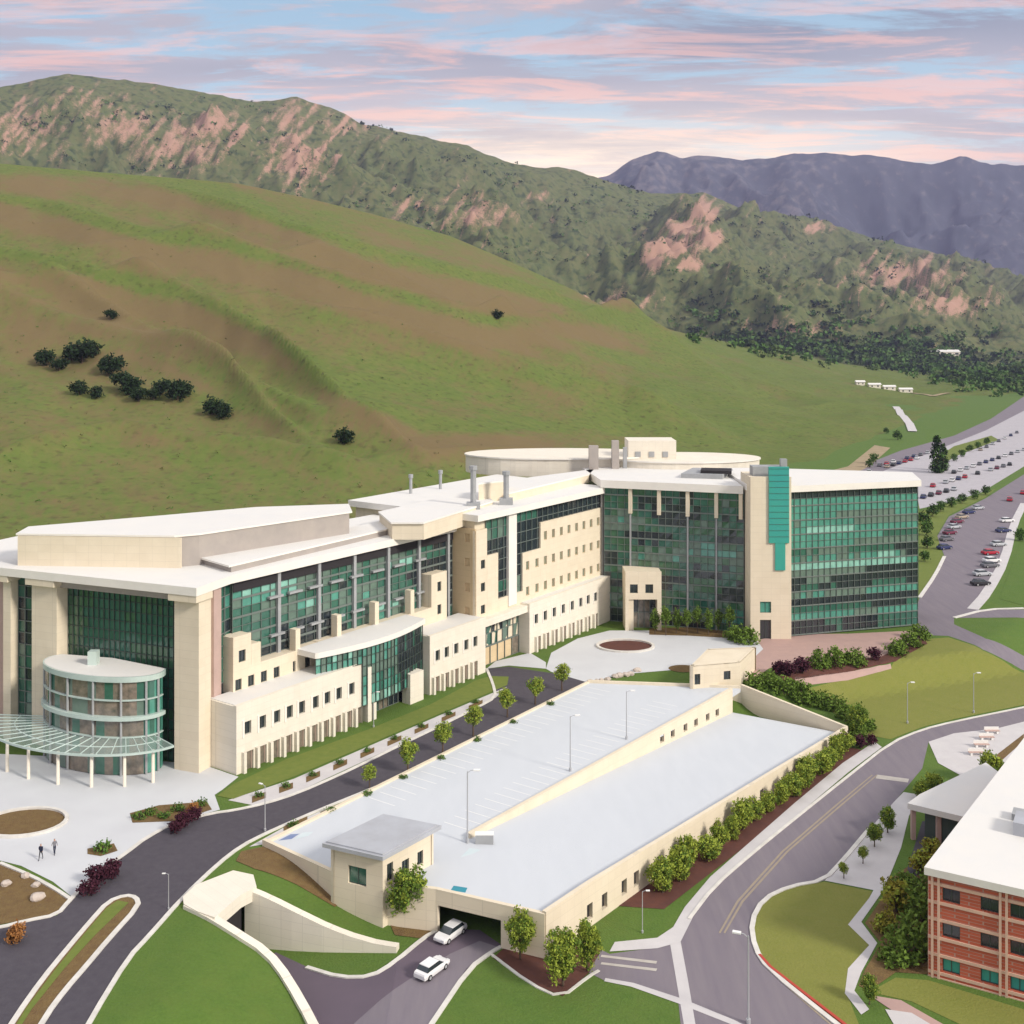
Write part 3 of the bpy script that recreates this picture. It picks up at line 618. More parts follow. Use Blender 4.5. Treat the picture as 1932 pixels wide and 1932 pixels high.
def curtain(fr, a0, a1, z0, z1, na, nz, par, mats, o=0., mw=.12, mm='mull', name='curtain_wall', tilt=.02, rowmats=None, spand=None, hband=.0, wts=None):
    g_ = MB(); rnd = random.Random(int(a0 * 7 + z1 * 13))
    da = (a1 - a0) / na; dz = (z1 - z0) / nz
    for j in range(nz):
        for i in range(na):
            ms = sorted(rowmats[j] if rowmats else mats, key='g1 g2 g5 g6 g3 g4'.find) if 'g' == (rowmats[j] if rowmats else mats)[0][0] and 'globby' not in (rowmats[j] if rowmats else mats) else mats
            q_ = .5 + .95 * mn.noise(Vector((i * 2.6 / max(6, na) + a0 * .37, j * .42 + z0, a0 + z1))) + rnd.uniform(-.13, .13)  # smooth drift of pane tints paints reflections into the glass colour
            m = ms[max(0, min(len(ms) - 1, int(q_ * len(ms))))] if 'globby' not in ms else rnd.choice(ms); g_.use(m)
            x0, x1, y0, y1 = a0 + i * da, a0 + (i + 1) * da, z0 + j * dz, z0 + (j + 1) * dz
            t1, t2 = rnd.gauss(0, tilt), rnd.gauss(0, tilt)
            g_.face([fr(x0, o - t1, y0), fr(x1, o + t1 * .6, y0), fr(x1, o + t2, y1), fr(x0, o - t2 * .5, y1)])
    c = g_.build(name, par)
    f = MB().use(mm)
    for i in range(na + 1): x = a0 + i * da; f.box(x - mw / 2, x + mw / 2, o + .06, o + .2, z0, z1, fr)
    for j in range(nz + 1):
        y = z0 + j * dz; h = max(mw, hband if j % 2 == 0 else mw)
        f.box(a0, a1, o + .05, o + .17, y - h / 2, y + h / 2, fr)
    f.build('mullion_grid', c)
    return c
OW = Vector((-35.7, 143.6))
def pl(a, b): return OW + D * a + NO * b
def WF(b): return Fac(pl(0, b), pl(100, b))
f0, f2, f5, f7 = WF(0), WF(-2), WF(-4.8), WF(-7)
# ================= long wing =================
hosp = empty('hospital_building', (*pl(30, -15), 0), 'long cream stone hospital wing with green glass bays and a round glass lobby', 'building')
F1 = Fac((-42.4 - .927 * 45, 145 + .374 * 45), (-42.4, 145))      # angled front with the tall piers
A = lambda u: F1.a(u)
aL, aR = 0., F1.a(375.)
pR = F1(aR, 0, 0)
aS = f7.a(852); aE = f2.a(1136)
# --- bodies behind the skins
b = MB().use('cream')
back1 = F1(0, -26, 0)
b.prism([F1(0, -2.6, 0)[:2], F1(aR - .3, -2.6, 0)[:2], pl(f7.a(420), -7.5), pl(aS, -7.5), pl(aS, -24), pl(2, -26), back1[:2]], -.5, 23.1)
b.prism([pl(aS + .6, -6.9), pl(aS + .6, -2.5), pl(aE, -2.5), pl(aE + 3, -30), pl(aS + .6, -30)], -.5, 25.2)
b.build('wall', hosp)
# --- roofs
r = MB().use('fascia')
ro = [F1(-3, 1.0, 0)[:2], F1(aR + .4, 1.0, 0)[:2], pl(f7.a(420) + .5, -5.9), pl(aS, -5.9), pl(aS, -25), pl(2, -27), F1(-3, -27, 0)[:2]]
r.prism(ro, 23.2, 24.3, 'roof')
ro2 = [pl(aS - .4, -8), pl(aS - .4, -1), pl(aE + 1.2, -1), pl(aE + 4, -31), pl(aS - .4, -31)]
r.use('fascia'); r.prism(ro2, 25.3, 26.4, 'roof')
r.build('roof', hosp)
# --- penthouses
def pent(pts, z0, z1, side, top, name='penthouse', z_at=None, par=None):
    m = MB().use(side); m.prism([at(u, v, z1).xy for u, v in pts], z0, z1 - .25); m.use('fascia')
    c = sum((at(u, v, z1).xy for u, v in pts), Vector((0, 0))) / len(pts)
    m.prism([c + (at(u, v, z1).xy - c) * 1.02 for u, v in pts], z1 - .25, z1, top); return m.build(name, par or hosp)
p1 = pent([(37, 1006), (330, 1010), (376, 1006), (659, 965), (653, 951), (480, 957), (300, 973), (60, 993)], 24.2, 28.8, 'louvre', 'roof')
c1 = MB().use('cream'); q0, q1, q2 = at(37, 1006, 28.8), at(330, 1010, 28.8), at(345, 1008.7, 28.8)
fp = Fac(q0, q1); c1.box(-.1, fp.L + 1, .05, .35, 24.3, 28.5, fp); c1.build('parapet', hosp)
pent([(436, 1066), (772, 988), (750, 975), (640, 1000), (380, 1050)], 24.2, 25.3, 'louvre', 'roof')
pent([(716, 965), (835, 938), (880, 925), (905, 930), (930, 945), (800, 985), (740, 985)], 24.2, 27.0, 'cream', 'roof')
pent([(903, 912), (955, 906), (960, 900), (912, 904)], 26.3, 30.0, 'cream', 'roof')
pent([(960, 930), (1110, 895), (1120, 885), (965, 905)], 26.3, 28.0, 'cream', 'roof')
# --- left front: piers, recess glazing
pr = MB().use('cream')
for u0, u1 in ((329, 375), (60, 107), (6, 20)):
    q_ = MB().use('cream'); q_.box(A(u0), A(u1), -2.5, 0, -.3, 22.3, F1); q_.box(A(u0) - .3, A(u1) + .3, -2.5, .9, 22.3, 23.19, F1); q_.build('pier', hosp)
pr.box(A(-60), A(-42), -2.5, 0, -.3, 23.2, F1); pr.build('pier', hosp)
lt = MB().use('louvre'); lt.box(A(107), A(329), -2.4, -.6, 22.0, 23.18, F1); lt.build('soffit', hosp)
curtain(F1, A(107), A(329), 0, 22.0, 22, 16, hosp, ['g5', 'g2', 'g5', 'g2', 'g2'], o=-2.2, mm='mulld', mw=.08)
curtain(F1, A(20), A(60), 0, 23.1, 3, 14, hosp, ['g1', 'g1', 'g2', 'g6'], o=-1.5)
pk = MB().use('pink'); pk.box(A(-42), A(6), -2.4, -1.2, 0, 23.1, F1)
pk.build('stone_panel', hosp)
# --- return glazing between pier and long facade (green strip, rose pier, dark glass)
FR = Fac(pR[:2], pl(f7.a(437), -7))
curtain(FR, .3, FR.a(401), 0, 23.1, 2, 14, hosp, ['g5', 'g5', 'g2'], o=-.4)
rp = MB().use('pink'); rp.box(FR.a(401), FR.a(415), -1.5, .2, 0, 23.1, FR); rp.build('rose_pier', hosp)
curtain(FR, FR.a(415), FR.L + .2, 0, 23.1, 2, 14, hosp, ['g1', 'g2', 'g2', 'g3'], o=-.4)
# --- long glazed facade
aG0 = f7.a(437)
curtain(f7, aG0, aS, 8, 23.15, 28, 12, hosp, ['g1', 'g1', 'g2', 'g3', 'g6', 'g2', 'g1', 'g6', 'g2', 'g4'], o=0, mw=.06, hband=.3, wts=[5, 5, 3, 3, 3, 3, 2, 3, .5])
for u in (522, 598, 665, 729, 787, 842): a_ = f7.a(u); fn = MB().use('grey'); fn.box(a_ - .28, a_ + .28, .1, .6, 8.5, 23.1, f7); fn.build('fin', hosp)
fb = MB().use('hole'); fb.box(aG0, aS, .25, .35, 21.7, 23.15, f7); fb.build('eave_shade_strip', hosp)  # near-black strip painting in the shade under the roof edge
for i, u in enumerate((515, 552, 590, 630, 668, 708, 748, 788)):
    a_ = f7.a(u); zz = 19.6
    for b0_, b1_, z_ in ((-1.3, 1.3, zz), (-1., 1.6, zz - 5.4)): sh = MB().use('grey'); sh.box(a_ + b0_, a_ + b1_, .2, .8, z_, z_ + .3, f7); sh.build('sunshade', hosp)
# --- tier two and its corner tower
a0, a1 = f5.a(440), f5.a(607); aT = f5.a(474); aT2 = f5.a(492)
cw = MB().use('cream')
row2 = []
for u, v in ((450, 1297), (474, 1289), (498, 1281), (522, 1272), (558, 1264), (581, 1256)):
    a_ = f5.a(u); row2.append((a_ - .55, a_ + .55, 8.9, 10.4))
towh = [(f5.a(457) - .6, f5.a(457) + .6, 12.6, 14.2)]
wall(cw, f5, a0, a1, 8.5, 11.8, row2)
wall(cw, f5, a0, aT, 11.8, 16.2, towh); wall(cw, f5, aT + .02, aT2, 11.8, 14.6)
cw.box(a0, a1, -2.4, -.41, 8.5, 11.7, f5); cw.box(a0, aT, -2.4, -.41, 11.7, 16.1, f5); cw.box(aT, aT2, -2.4, -.41, 11.7, 14.5, f5)
for u in (562, 640, 711, 778):        # short stone posts standing along the ledge
    a_ = f5.a(u); z1 = 14.2 + (u - 562) * .004; cw.box(a_ - .45, a_ + .45, -1.2, 0.02, 8.8, z1 + .6, f5)
a2, a3 = f5.a(814), f5.a(843)
pw = [(f5.a(829) - .5, f5.a(829) + .5, zc - .8, zc + .8) for zc in (15.0, 11.2)]
wall(cw, f5, a2, a3, 8.5, 17.3, pw); cw.box(a2, a3, -2.4, -.41, 8.5, 17.2, f5)
wall(cw, f5, a1, a2, 8.5, 11.9); cw.box(a1, a2, -2.4, -.41, 8.5, 11.8, f5)
cw.build('upper_tier_wall', hosp)
windows(f5, row2 + towh + pw, hosp)
# --- ground tier blocks on the street line
def block(ua, ub, ztop, wu, wz, cu, dcol=True, o=0., name='ground_tier_wall', depth=5.5, mtc='creamlight'):
    x0, x1 = f0.a(ua), f0.a(ub); hs = []; ds = []
    for u in wu: a_ = f0.a(u); hs.append((a_ - .55, a_ + .55, wz - .85, wz + .85))
    for u in cu: a_ = f0.a(u); ds.append((a_ - .75, a_ + .75, -.2, 2.5))
    m = MB().use(mtc); wall(m, f0, x0, x1, -.3, ztop, hs + ds, rec=.45); m.use('creamlight')
    m.box(x0, x1, -depth, -.56, -.3, ztop - .12, f0); m.use('roof'); m.box(x0 + .3, x1 - .3, -depth, -.6, ztop - .11, ztop - .03, f0)
    for h in hs: m.use('fascia'); m.box(h[0] - .45, h[0] - .15, .0, .09, h[2] - .3, h[3] + .3, f0)
    for h in ds: m.use('creamlight'); m.box(h[0] - .55, h[0] - .1, 0, .55, -.3, 2.7, f0)
    m.build(name, hosp)
    windows(f0, hs, hosp, rec=.45); windows(f0, ds, hosp, gm='globby', fm='pink', rec=.45, name='opening', split=0)
block(446, 684, 8.9, [468, 496, 523, 547, 570, 596, 618, 640, 664], 5.6, [470, 495, 520, 544, 568, 592, 614, 636, 658, 678])
block(811, 916, 9.3, [826, 843, 861, 880, 897], 5.8, [800 + 24, 842, 860, 878, 896])
block(999, 1153, 8.9, [1012, 1029, 1046, 1063, 1080, 1096, 1110, 1124], 5.8, [1016, 1032, 1048, 1064, 1080, 1095, 1110, 1124])
# --- recessed link between ground tiers
lk = MB().use('creamlight'); x0, x1 = f0.a(916), f0.a(999)
lk.box(x0 + .02, x1 - .02, -5.4, -.4, 7.4, 8.6, f0); lk.use('tan'); lk.box(x0 + .02, x1 - .02, -5.4, -3, -.3, 3.2, f0); lk.build('link_wall', hosp)
curtain(f0, x0 + .1, x1 - .1, 3.2, 7.4, 8, 2, hosp, ['g1', 'g6', 'g2'], o=-2.5)
curtain(f0, x0 + .1, x1 - .1, 0, 3.1, 6, 1, hosp, ['globby', 'tan'], o=-2.4)
# --- teal glass volume with a white slab roof
x0, x1 = f0.a(610), f0.a(811)
fg = f0
xm = f0.a(684)
def bow(a_): return -2.2 + 2.6 * math.sin(math.pi * (a_ - x0 + 2) / (x1 - x0 + 4))
ns = 9; cutsb = [lerp(x0, x1 - .1, k / ns) for k in range(ns + 1)]; tops = []
for k in range(ns):
    pa, pb = fg(cutsb[k], bow(cutsb[k]), 0), fg(cutsb[k + 1], bow(cutsb[k + 1]), 0); fk = Fac(pa, pb); tops.append(pa[:2])
    lowz = 8.8 if cutsb[k + 1] < xm else 2.6
    curtain(fk, 0, fk.L, lowz, 11.2, 3, 2 if lowz > 5 else 6, hosp, ['g3', 'g3', 'g2', 'g4', 'g6'] if k < 6 else ['g2', 'g1', 'g3', 'g1'], o=0, mm='mulld', mw=.07)
tops.append(pb[:2])
gl = MB().use('fascia'); gl.prism([fg(x0 - .4, -5, 0)[:2], fg(x0 - .4, -1.2, 0)[:2]] + [fg(a_, bow(a_) + .7, 0)[:2] for a_ in cutsb] + [fg(x1, -5, 0)[:2]], 11.2, 12.0, 'roof'); gl.build('canopy_slab', hosp)
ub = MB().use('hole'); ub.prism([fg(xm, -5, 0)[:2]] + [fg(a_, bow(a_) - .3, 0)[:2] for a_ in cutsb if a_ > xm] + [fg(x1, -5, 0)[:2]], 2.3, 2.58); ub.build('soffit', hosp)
for u0, u1, z1 in ((690, 697, 8.0), (770, 795, 4.6), (700, 706, 2.6)): eg = MB().use('creamlight'); eg.box(f0.a(u0), f0.a(u1), -1.2, .45, -.2, z1, f0); eg.build('pier', hosp)
curtain(fg, f0.a(684), x1, 0, 2.6, 14, 1, hosp, ['g1', 'g6', 'globby'], o=-2.0)
# --- return wall, shade painted in as tan, and stepped stone facade of the far half
pA, pB = pl(aS, -7), pl(aS, -2)
FT = Fac(pA, pB); tw = MB().use('tan'); th = []
for zc in (22.3, 18.2, 13.9, 9.8): th.append((2.9, 4.0, zc - .7, zc + .7))
wall(tw, FT, 0, FT.L, 7, 23.9, th); tw.build('return_wall', hosp); windows(FT, th, hosp, gm='tan', fm='tan')
sw = MB().use('cream'); b0 = f2.a(896); b1 = f2.a(919); b2 = f2.a(940); b3 = f2.a(958); b4 = f2.a(973); b5 = f2.a(986); b6 = f2.a(1020); b7 = aE
bk = [(f2.a(918) - .6 - 1, f2.a(918) + .6 - 1, zc - .75, zc + .75) for zc in (17.6, 13.7, 9.9)]
wall(sw, f2, aS, b1, 8.5, 23.6, bk); wall(sw, f2, b1 + .01, b2, 8.5, 18.9); wall(sw, f2, b2 + .01, b5, 8.5, 10.8)
rows = []
for zc in (19.7, 15.1, 10.5):
    for k in range(8): a_ = lerp(b6 + 1.6, b7 - 1.5, k / 7); rows.append((a_ - .5, a_ + .5, zc - .8, zc + .8))
    if zc < 18:
        for a_ in (b5 + 1.6, b5 + 4.6): rows.append((a_ - .5, a_ + .5, zc - .8, zc + .8))
wall(sw, f2, b6, b7, 8.5, 22.3, [h for h in rows if h[0] > b6]); wall(sw, f2, b5, b6 - .01, 8.5, 17.6, [h for h in rows if h[0] < b6])
sw.build('facade_wall', hosp)
windows(f2, bk, hosp); windows(f2, rows, hosp, gm='g6', fm='tan')
curtain(f2, b1, b7, 10, 25.2, 22, 8, hosp, ['g1', 'g1', 'g1', 'g2', 'g6'], o=-.42, mw=.1)
cp = MB().use('fascia'); cp.box(b3, b4, -.3, .25, 9, 25.2, f2); cp.build('pier', hosp); cp = MB().use('fascia'); cp.box(b7 - .1, b7 + .5, -.3, .1, 8.8, 25.2, f2); cp.build('pier', hosp)
# --- drum lobby
CX, CY = -54.6, 148.9
def arc(rx, ry, a0, a1, n, cx=CX, cy=CY):
    o = []
    for k in range(n + 1):
        t = R(lerp(a0, a1, k / n)); x, y = rx * math.cos(t), ry * math.sin(t); o.append(Vector((cx + x * F1.e.x - y * F1.n.x, cy + x * F1.e.y - y * F1.n.y)))
    return o
def band(m, rx, ry, z0, z1, a0=172, a1=368, n=36, th=.3, cx=CX, cy=CY):
    o = arc(rx, ry, a0, a1, n, cx, cy); i = arc(rx - th, ry - th, a0, a1, n, cx, cy)
    for k in range(n):
        P = [(*o[k], z0), (*o[k + 1], z0), (*o[k + 1], z1), (*o[k], z1), (*i[k], z0), (*i[k + 1], z0), (*i[k + 1], z1), (*i[k], z1)]
        m.mesh(P, [(0, 1, 2, 3), (5, 4, 7, 6), (3, 2, 6, 7), (1, 0, 4, 5)])
RX, RY = 9.3, 4.6
gm_ = MB(); rl = random.Random(4); o = arc(RX - .2, RY - .2, 165, 375, 26)
for k in range(26):
    side_ = k < 5 or k > 20
    for z0, z1 in ((.1, 2.6), (2.6, 5), (5, 7.4), (7.6, 9.7), (9.7, 12.2)):
        gm_.use(rl.choice(('g3', 'g2')) if side_ else rl.choice(('globby', 'globby', 'globby', 'g6', 'g2'))); gm_.face([(*o[k], z0), (*o[k + 1], z0), (*o[k + 1], z1), (*o[k], z1)])
dr = gm_.build('drum_glazing', hosp)
dm = MB().use('canopy'); band(dm, RX + .2, RY + .2, 12.1, 12.8, 160, 380, th=.6); band(dm, RX + .4, RY + .5, 7.2, 7.7, th=.7); band(dm, RX + .1, RY + .1, 9.65, 9.8); band(dm, RX + .1, RY + .1, 4.9, 5.05)
dm.use('grey')
for a_ in (184, 205, 232, 258, 284, 310, 337, 356): p = arc(RX, RY, a_, a_, 1)[0]; dm.tube([(*p, 0), (*p, 12.2)], .16, 6)
dm.build('drum_frame', hosp)
dt = MB().use('roof'); o = arc(RX, RY, 160, 380, 36); c_ = F1(F1.a(195), -1.8, 0); dt.mesh([(*p, 12.82) for p in o] + [(c_[0], c_[1], 12.82)], [(k, k + 1, 37) for k in range(36)]); dt.use('canopy'); dt.box(CX - 2.0, CX - .8, CY - .5, CY + .7, 12.82, 14.6); dt.build('drum_roof', hosp)
# --- curved glass entrance canopy
M['canopyg'] = mat('clear_canopy_glass', (.45, .58, .53), .2, (.36, .48, .44), .3, spec=.7); M['canopyg'].node_tree.nodes['Principled BSDF'].inputs['Alpha'].default_value = .36
en = empty('entrance_canopy', (-56, 140, 0), 'curved pale green glass canopy on slim columns around the round lobby', 'canopy')
cm = MB().use('canopyg'); oo = arc(15.4, 8.8, 186, 352, 40, -57, 149.3); ii = arc(8.6, 4.9, 186, 352, 40)
for k in range(40):
    P = [(*oo[k], 4.3), (*oo[k + 1], 4.3), (*ii[k + 1], 4.9), (*ii[k], 4.9)]; cm.mesh(P, [(0, 1, 2, 3)])
cm.build('glass_roof', en)
ce = MB().use('canopy'); band(ce, 15.5, 8.9, 4.1, 4.35, 186, 352, 40, .25, -57, 149.3)
for k in range(0, 41, 2): ce.tube([(*oo[k], 4.3), (*ii[k], 4.9)], .07, 5)
mid = arc(12.0, 6.9, 186, 352, 40, -56, 149.1); ce.tube([(*p, 4.58) for p in mid], .07, 5)
ce.build('rim', en)
for a_ in (208, 226, 244, 262, 281, 300, 319, 338):
    p = arc(14.6, 8.2, a_, a_, 1, -57, 149.3)[0]; c = MB().use('creamlight'); c.tube([(*p, -.1), (*p, 4.2)], [.22, .2], 10); c.build('column', en, True)
# ================= glass block =================
gb_ = empty('office_building', (45, 235, 0), 'tall curved dark green glass building with a cream tower at the end of the street', 'building')
G1 = Fac((18.4, 221.6), (44.3, 212.8)); xr = (1731 - U0) / F * 217.5
G2 = Fac((51.9, 209.3), (xr, 217.5))
bb = MB().use('mulld')
bb.prism([G1(0, -.3, 0)[:2], G1(G1.L, -.3, 0)[:2], G2(0, -.3, 0)[:2], G2(G2.L - .1, -.3, 0)[:2], (82, 229), (52, 236), (44, 262), (14, 266)], -.4, 26.9)
bb.build('body', gb_)
rr = MB().use('fascia'); rr.prism([G1(-.5, .9, 0)[:2], G1(G1.L, .9, 0)[:2], (44.4, 226), (46, 262), (12, 268)], 26.5, 28.0, 'roof')
rr.use('fascia'); rr.prism([(44.4, 211), G2(0, .8, 0)[:2], G2(G2.L + .3, .8, 0)[:2], (82.5, 229.5), (52, 237), (44.42, 237)], 27.3, 28.5, 'roof'); rr.build('roof', gb_)
curtain(G1, 0, G1.L, 0, 26.5, 20, 19, gb_, ['g5', 'g2', 'g1', 'g1', 'g1', 'g2', 'g5', 'g6', 'g6', 'g3'], mw=.06, hband=.26)
pp = MB().use('cream')
for k, u in enumerate((1190, 1244, 1298, 1352, 1398)): a_ = G1.a(u); pp.box(a_ - .35, a_ + .35, .1, .6, 21.6, 26.4, G1)
pp.use('grey')
for u in (1190, 1298, 1352): a_ = G1.a(u); pp.box(a_ - .15, a_ + .15, .15, .4, 0, 21.5, G1)
pp.build('pilaster', gb_)
RM = [[ 'g1', 'g1', 'g2'], ['g1', 'g2'], ['g3', 'g3', 'g6'], ['g1', 'g2'], ['g1', 'g1'], ['g6', 'g3', 'g6'], ['g1', 'g1', 'g1', 'g2'], ['g1', 'g1', 'g6'], ['g6', 'g1'], ['g4', 'g4', 'g4', 'g3'], ['g4', 'g3', 'g6', 'g1'], ['g6', 'g2', 'g1'], ['g6', 'g6', 'g3'], ['g1', 'g3', 'g2'], ['g3', 'g4', 'g3'], ['g3', 'g6'], ['g6', 'g6', 'g3'], ['g3', 'g2', 'g3'], ['g3', 'g3', 'g3'], ['g1', 'g2']]
RM_old = [['g1', 'g1', 'g2'], ['g1', 'g2'], ['g6', 'g3', 'g6'], ['g1', 'g2'], ['g1', 'g1'], ['g6', 'g6', 'g2'], ['g1', 'g1', 'g1', 'g2'], ['g1', 'g6', 'g3'], ['g6', 'g1'], ['g4', 'g4', 'g3', 'g6'], ['g3', 'g3', 'g6', 'g1'], ['g6', 'g2', 'g1'], ['g6', 'g6', 'g3'], ['g1', 'g3', 'g2'], ['g3', 'g3', 'g6'], ['g3', 'g6'], ['g6', 'g3', 'g3'], ['g2', 'g3', 'g3'], ['g3', 'g2', 'g3'], ['g1', 'g2']]
curtain(G2, 0, G2.L, .3, 27.3, 22, 20, gb_, None, rowmats=RM, mw=.05, hband=.22)
# cream tower
GTf = Fac(at(1416, 1206).xy, at(1493, 1206).xy)
tw = MB().use('cream'); Lt = GTf.L
t1 = GTf.a(1450); t2 = GTf.a(1488); t3 = GTf.a(1462); t4 = GTf.a(1481); d1, d2 = GTf.a(1434), GTf.a(1455)
dz_ = [(d1, d2, -.2, 3.6), (d1, d2, 4.9, 7.0)]; st = [(t1, t2, 18.0, 30.3), (t3, t4, 12.9, 18.0)]
wall(tw, GTf, 0, Lt, -.2, 30.3, dz_ + st, rec=.35)
tw.box(0, Lt, -9, -.5, -.2, 30.2, GTf); tw.build('tower', gb_)
windows(GTf, dz_[1:], gb_, gm='g3', rec=.35); windows(GTf, dz_[:1], gb_, gm='g1', rec=.35, name='door')
tp = MB().use('tealpanel'); tp.box(t1, t2, -.4, .35, 18.0, 32.2, GTf); tp.box(t3, t4, -.4, .3, 12.9, 17.99, GTf)
tp.use('mulld')
for k in range(1, 13): z_ = 18 + k * 1.15; tp.box(t1, t2, .36, .4, z_, z_ + .06, GTf)
tp.build('teal_panel', gb_)
tb = MB().use('grey'); tb.box(GTf.a(1425), GTf.a(1490), -5, -2.0, 30.2, 32.0, GTf); tb.box(GTf.a(1478), GTf.a(1490), -3, -1.9, 31, 33.4, GTf); tb.build('plant_screen', gb_)
# rooftop drum and plant
def epent(cx, cy, rx, ry, z0, z1, side, n=36):
    m = MB().use(side); m.prism([(cx + rx * math.cos(2 * math.pi * k / n), cy + ry * math.sin(2 * math.pi * k / n)) for k in range(n)], z0, z1 - .3)
    m.use('fascia'); m.prism([(cx + (rx + .3) * math.cos(2 * math.pi * k / n), cy + (ry + .3) * math.sin(2 * math.pi * k / n)) for k in range(n)], z1 - .3, z1, 'creamlight'); return m.build('penthouse', gb_)
epent(12, 252, 22.5, 11, 26, 30.0, 'creamlight'); epent(38, 248, 17, 10, 27, 29.6, 'creamlight')
m = MB().use('creamlight'); m.box(25.5, 36, 244, 252, 27.5, 33.6); m.use('grey')
for k in range(3): m.box(27 + k * 3, 28.2 + k * 3, 243.85, 244, 30, 31.2)
m.build('plant_room', gb_)
m = MB().use('louvre'); m.box(16.5, 18.5, 238, 240, 28, 33); m.box(21.5, 23, 239, 241, 28, 34); m.use('grey'); m.box(24, 24.8, 240, 241, 28, 32.5); m.build('vent_stack', gb_)
m = MB().use('grey'); m.prism([(34, 224), (42, 222), (46, 232), (38, 234)], 28.0, 28.9); m.use('hole'); m.prism([(38, 224.4), (44, 223), (45, 228), (39, 229)], 28.9, 29.5); m.build('skylight', gb_)
# small cream box with two windows standing at the foot
sb = empty('entrance_pavilion', (*at(1213, 1192).xy, 0), 'small cream entrance block with two square windows over an open passage', 'pavilion')
FS = Fac(at(1180, 1190).xy, at(1248, 1190).xy); hs = [(FS.a(u) - .75, FS.a(u) + .75, 7.2, 8.9) for u in (1196, 1225)]
m = MB().use('cream'); wall(m, FS, 0, FS.L, 6.0, 11.3, hs); m.box(0, FS.L, -6, -.41, 6.0, 11.2, FS)
m.box(0, .7, -5, 0, 0, 6, FS); m.box(FS.L - .8, FS.L, -5, 0, 0, 6, FS); m.box(.7, 1.6, -5, -.3, 0, 6, FS); m.build('wall', sb); windows(FS, hs, sb)
curtain(FS, 1.6, FS.L - .8, 0, 6, 4, 2, sb, ['g1', 'globby'], o=-2.5)
# rooftop masts on the long wing
for i, (u, v0, v1, lab) in enumerate(((775, 943, 896, 'thin grey exhaust stack left of its twin on the white roof'), (831, 934, 888, 'thin grey exhaust stack right of its twin on the white roof'), (893, 950, 880, 'tall grey duct stack at the left end of the pale rooftop drum'), (955, 942, 890, 'grey duct stack standing right of a cream rooftop box'))):
    z0 = 24.2 if i < 2 else 26.3; p = at(u, v0, z0 + 1); zt = CZ - (v1 - VH) * p.y / F
    m = MB().use('grey'); m.tube([(p.x, p.y, z0), (p.x, p.y, zt)], .5 if i > 1 else .3, 8); m.tube([(p.x, p.y, zt - .6), (p.x, p.y, zt + .1)], .7 if i > 1 else .45, 8)
    m.box(p.x - 1.2, p.x + 1.2, p.y - 1, p.y + 1, z0, z0 + 1.2); m.build_own('exhaust_stack', lab, 'stack', 'stacks on the hospital roof')
# ================= garage =================
ga = empty('parking_garage', (10, 140, LOW), 'low cream parking garage with two long pale rooftop decks and a dark drive-in entrance', 'garage')
L0 = Vector((-27.7, 123.9)); S0 = Vector((-18.6, 116.4)); E0 = Vector((-7.7, 112.7)); R0 = Vector((3.2, 107.8)); R1 = Vector((50, 166)); L1 = Vector((12.4, 181.4)); K1 = Vector((36.9, 178.6)); M0 = Vector((-4.8, 125.3)); M1 = Vector((34.7, 175.6))
def dz(x, y): t = x * D.x + y * D.y; return .2 - 2.9 * max(0, min(1, (t - 101) / 60))
dk = MB().use('deck')
dk.prism([L0, S0, Vector((-13, 113.9)), E0, R0, R0 + (R1 - R0) * .1, M0, M1, K1, L1], -.35, .2)
nn = 24
for k in range(nn):
    a_, b_ = k / nn, (k + 1) / nn
    A1, B1 = R0.lerp(R1, lerp(.1, 1, a_)), M0.lerp(M1, a_); A2, B2 = R0.lerp(R1, lerp(.1, 1, b_)), M0.lerp(M1, b_)
    za = .2 - 2.9 * a_; zb = .2 - 2.9 * b_
    P = [(A1.x, A1.y, za), (B1.x, B1.y, za), (B2.x, B2.y, zb), (A2.x, A2.y, zb)]
    dk.mesh(P + [(x, y, z - .5) for x, y, z in P], [(3, 2, 1, 0), (4, 5, 6, 7)])
dk.build('deck', ga)
gw = MB().use('cream')
def slopewall(m, p, q, zb, zt, th=.35, n=1, holes=(), side=-1):
    fr = Fac(p, q); cuts = sorted({0, fr.L, *[h[0] for h in holes], *[h[1] for h in holes]}); 
    f = lambda g_, a_: g_(a_ / fr.L) if callable(g_) else g_
    for x0, x1 in zip(cuts, cuts[1:]):
        h = [h for h in holes if h[0] <= x0 + 1e-4 and h[1] >= x1 - 1e-4]
        segs = [(lambda a_: f(zb, a_), lambda a_: f(zt, a_))] if not h else [(lambda a_: f(zb, a_), lambda a_: h[0][2]), (lambda a_: h[0][3], lambda a_: f(zt, a_))]
        for lo, hi in segs:
            P = [fr(x0, .12, lo(x0)), fr(x1, .12, lo(x1)), fr(x1, .12, hi(x1)), fr(x0, .12, hi(x0))]; Q = [fr(x0, -th, lo(x0)), fr(x1, -th, lo(x1)), fr(x1, -th, hi(x1)), fr(x0, -th, hi(x0))]
            if P[2][2] - P[1][2] < .01 and P[3][2] - P[0][2] < .01: continue
            m.mesh(P + Q, [(0, 1, 2, 3), (5, 4, 7, 6), (3, 2, 6, 7), (0, 4, 5, 1), (0, 3, 7, 4), (1, 5, 6, 2)])
    return fr
slopewall(gw, L0, S0, -5, .75); slopewall(gw, S0, Vector((-13, 113.9)), -5, .75); slopewall(gw, Vector((-13, 113.9)), E0, -5, .85)
frE = Fac(E0, R0); e0, e1 = max(.25, frE.a(819)), frE.a(946)
slopewall(gw, E0, R0, -5, .85, holes=[(e0, e1, -5, -.75)])
frR = Fac(R0, R1); wz = []
for u in (1111, 1139, 1176, 1199): a_ = frR.a(u); wz.append((a_ - .5, a_ + .5, -2.7, -1.1))
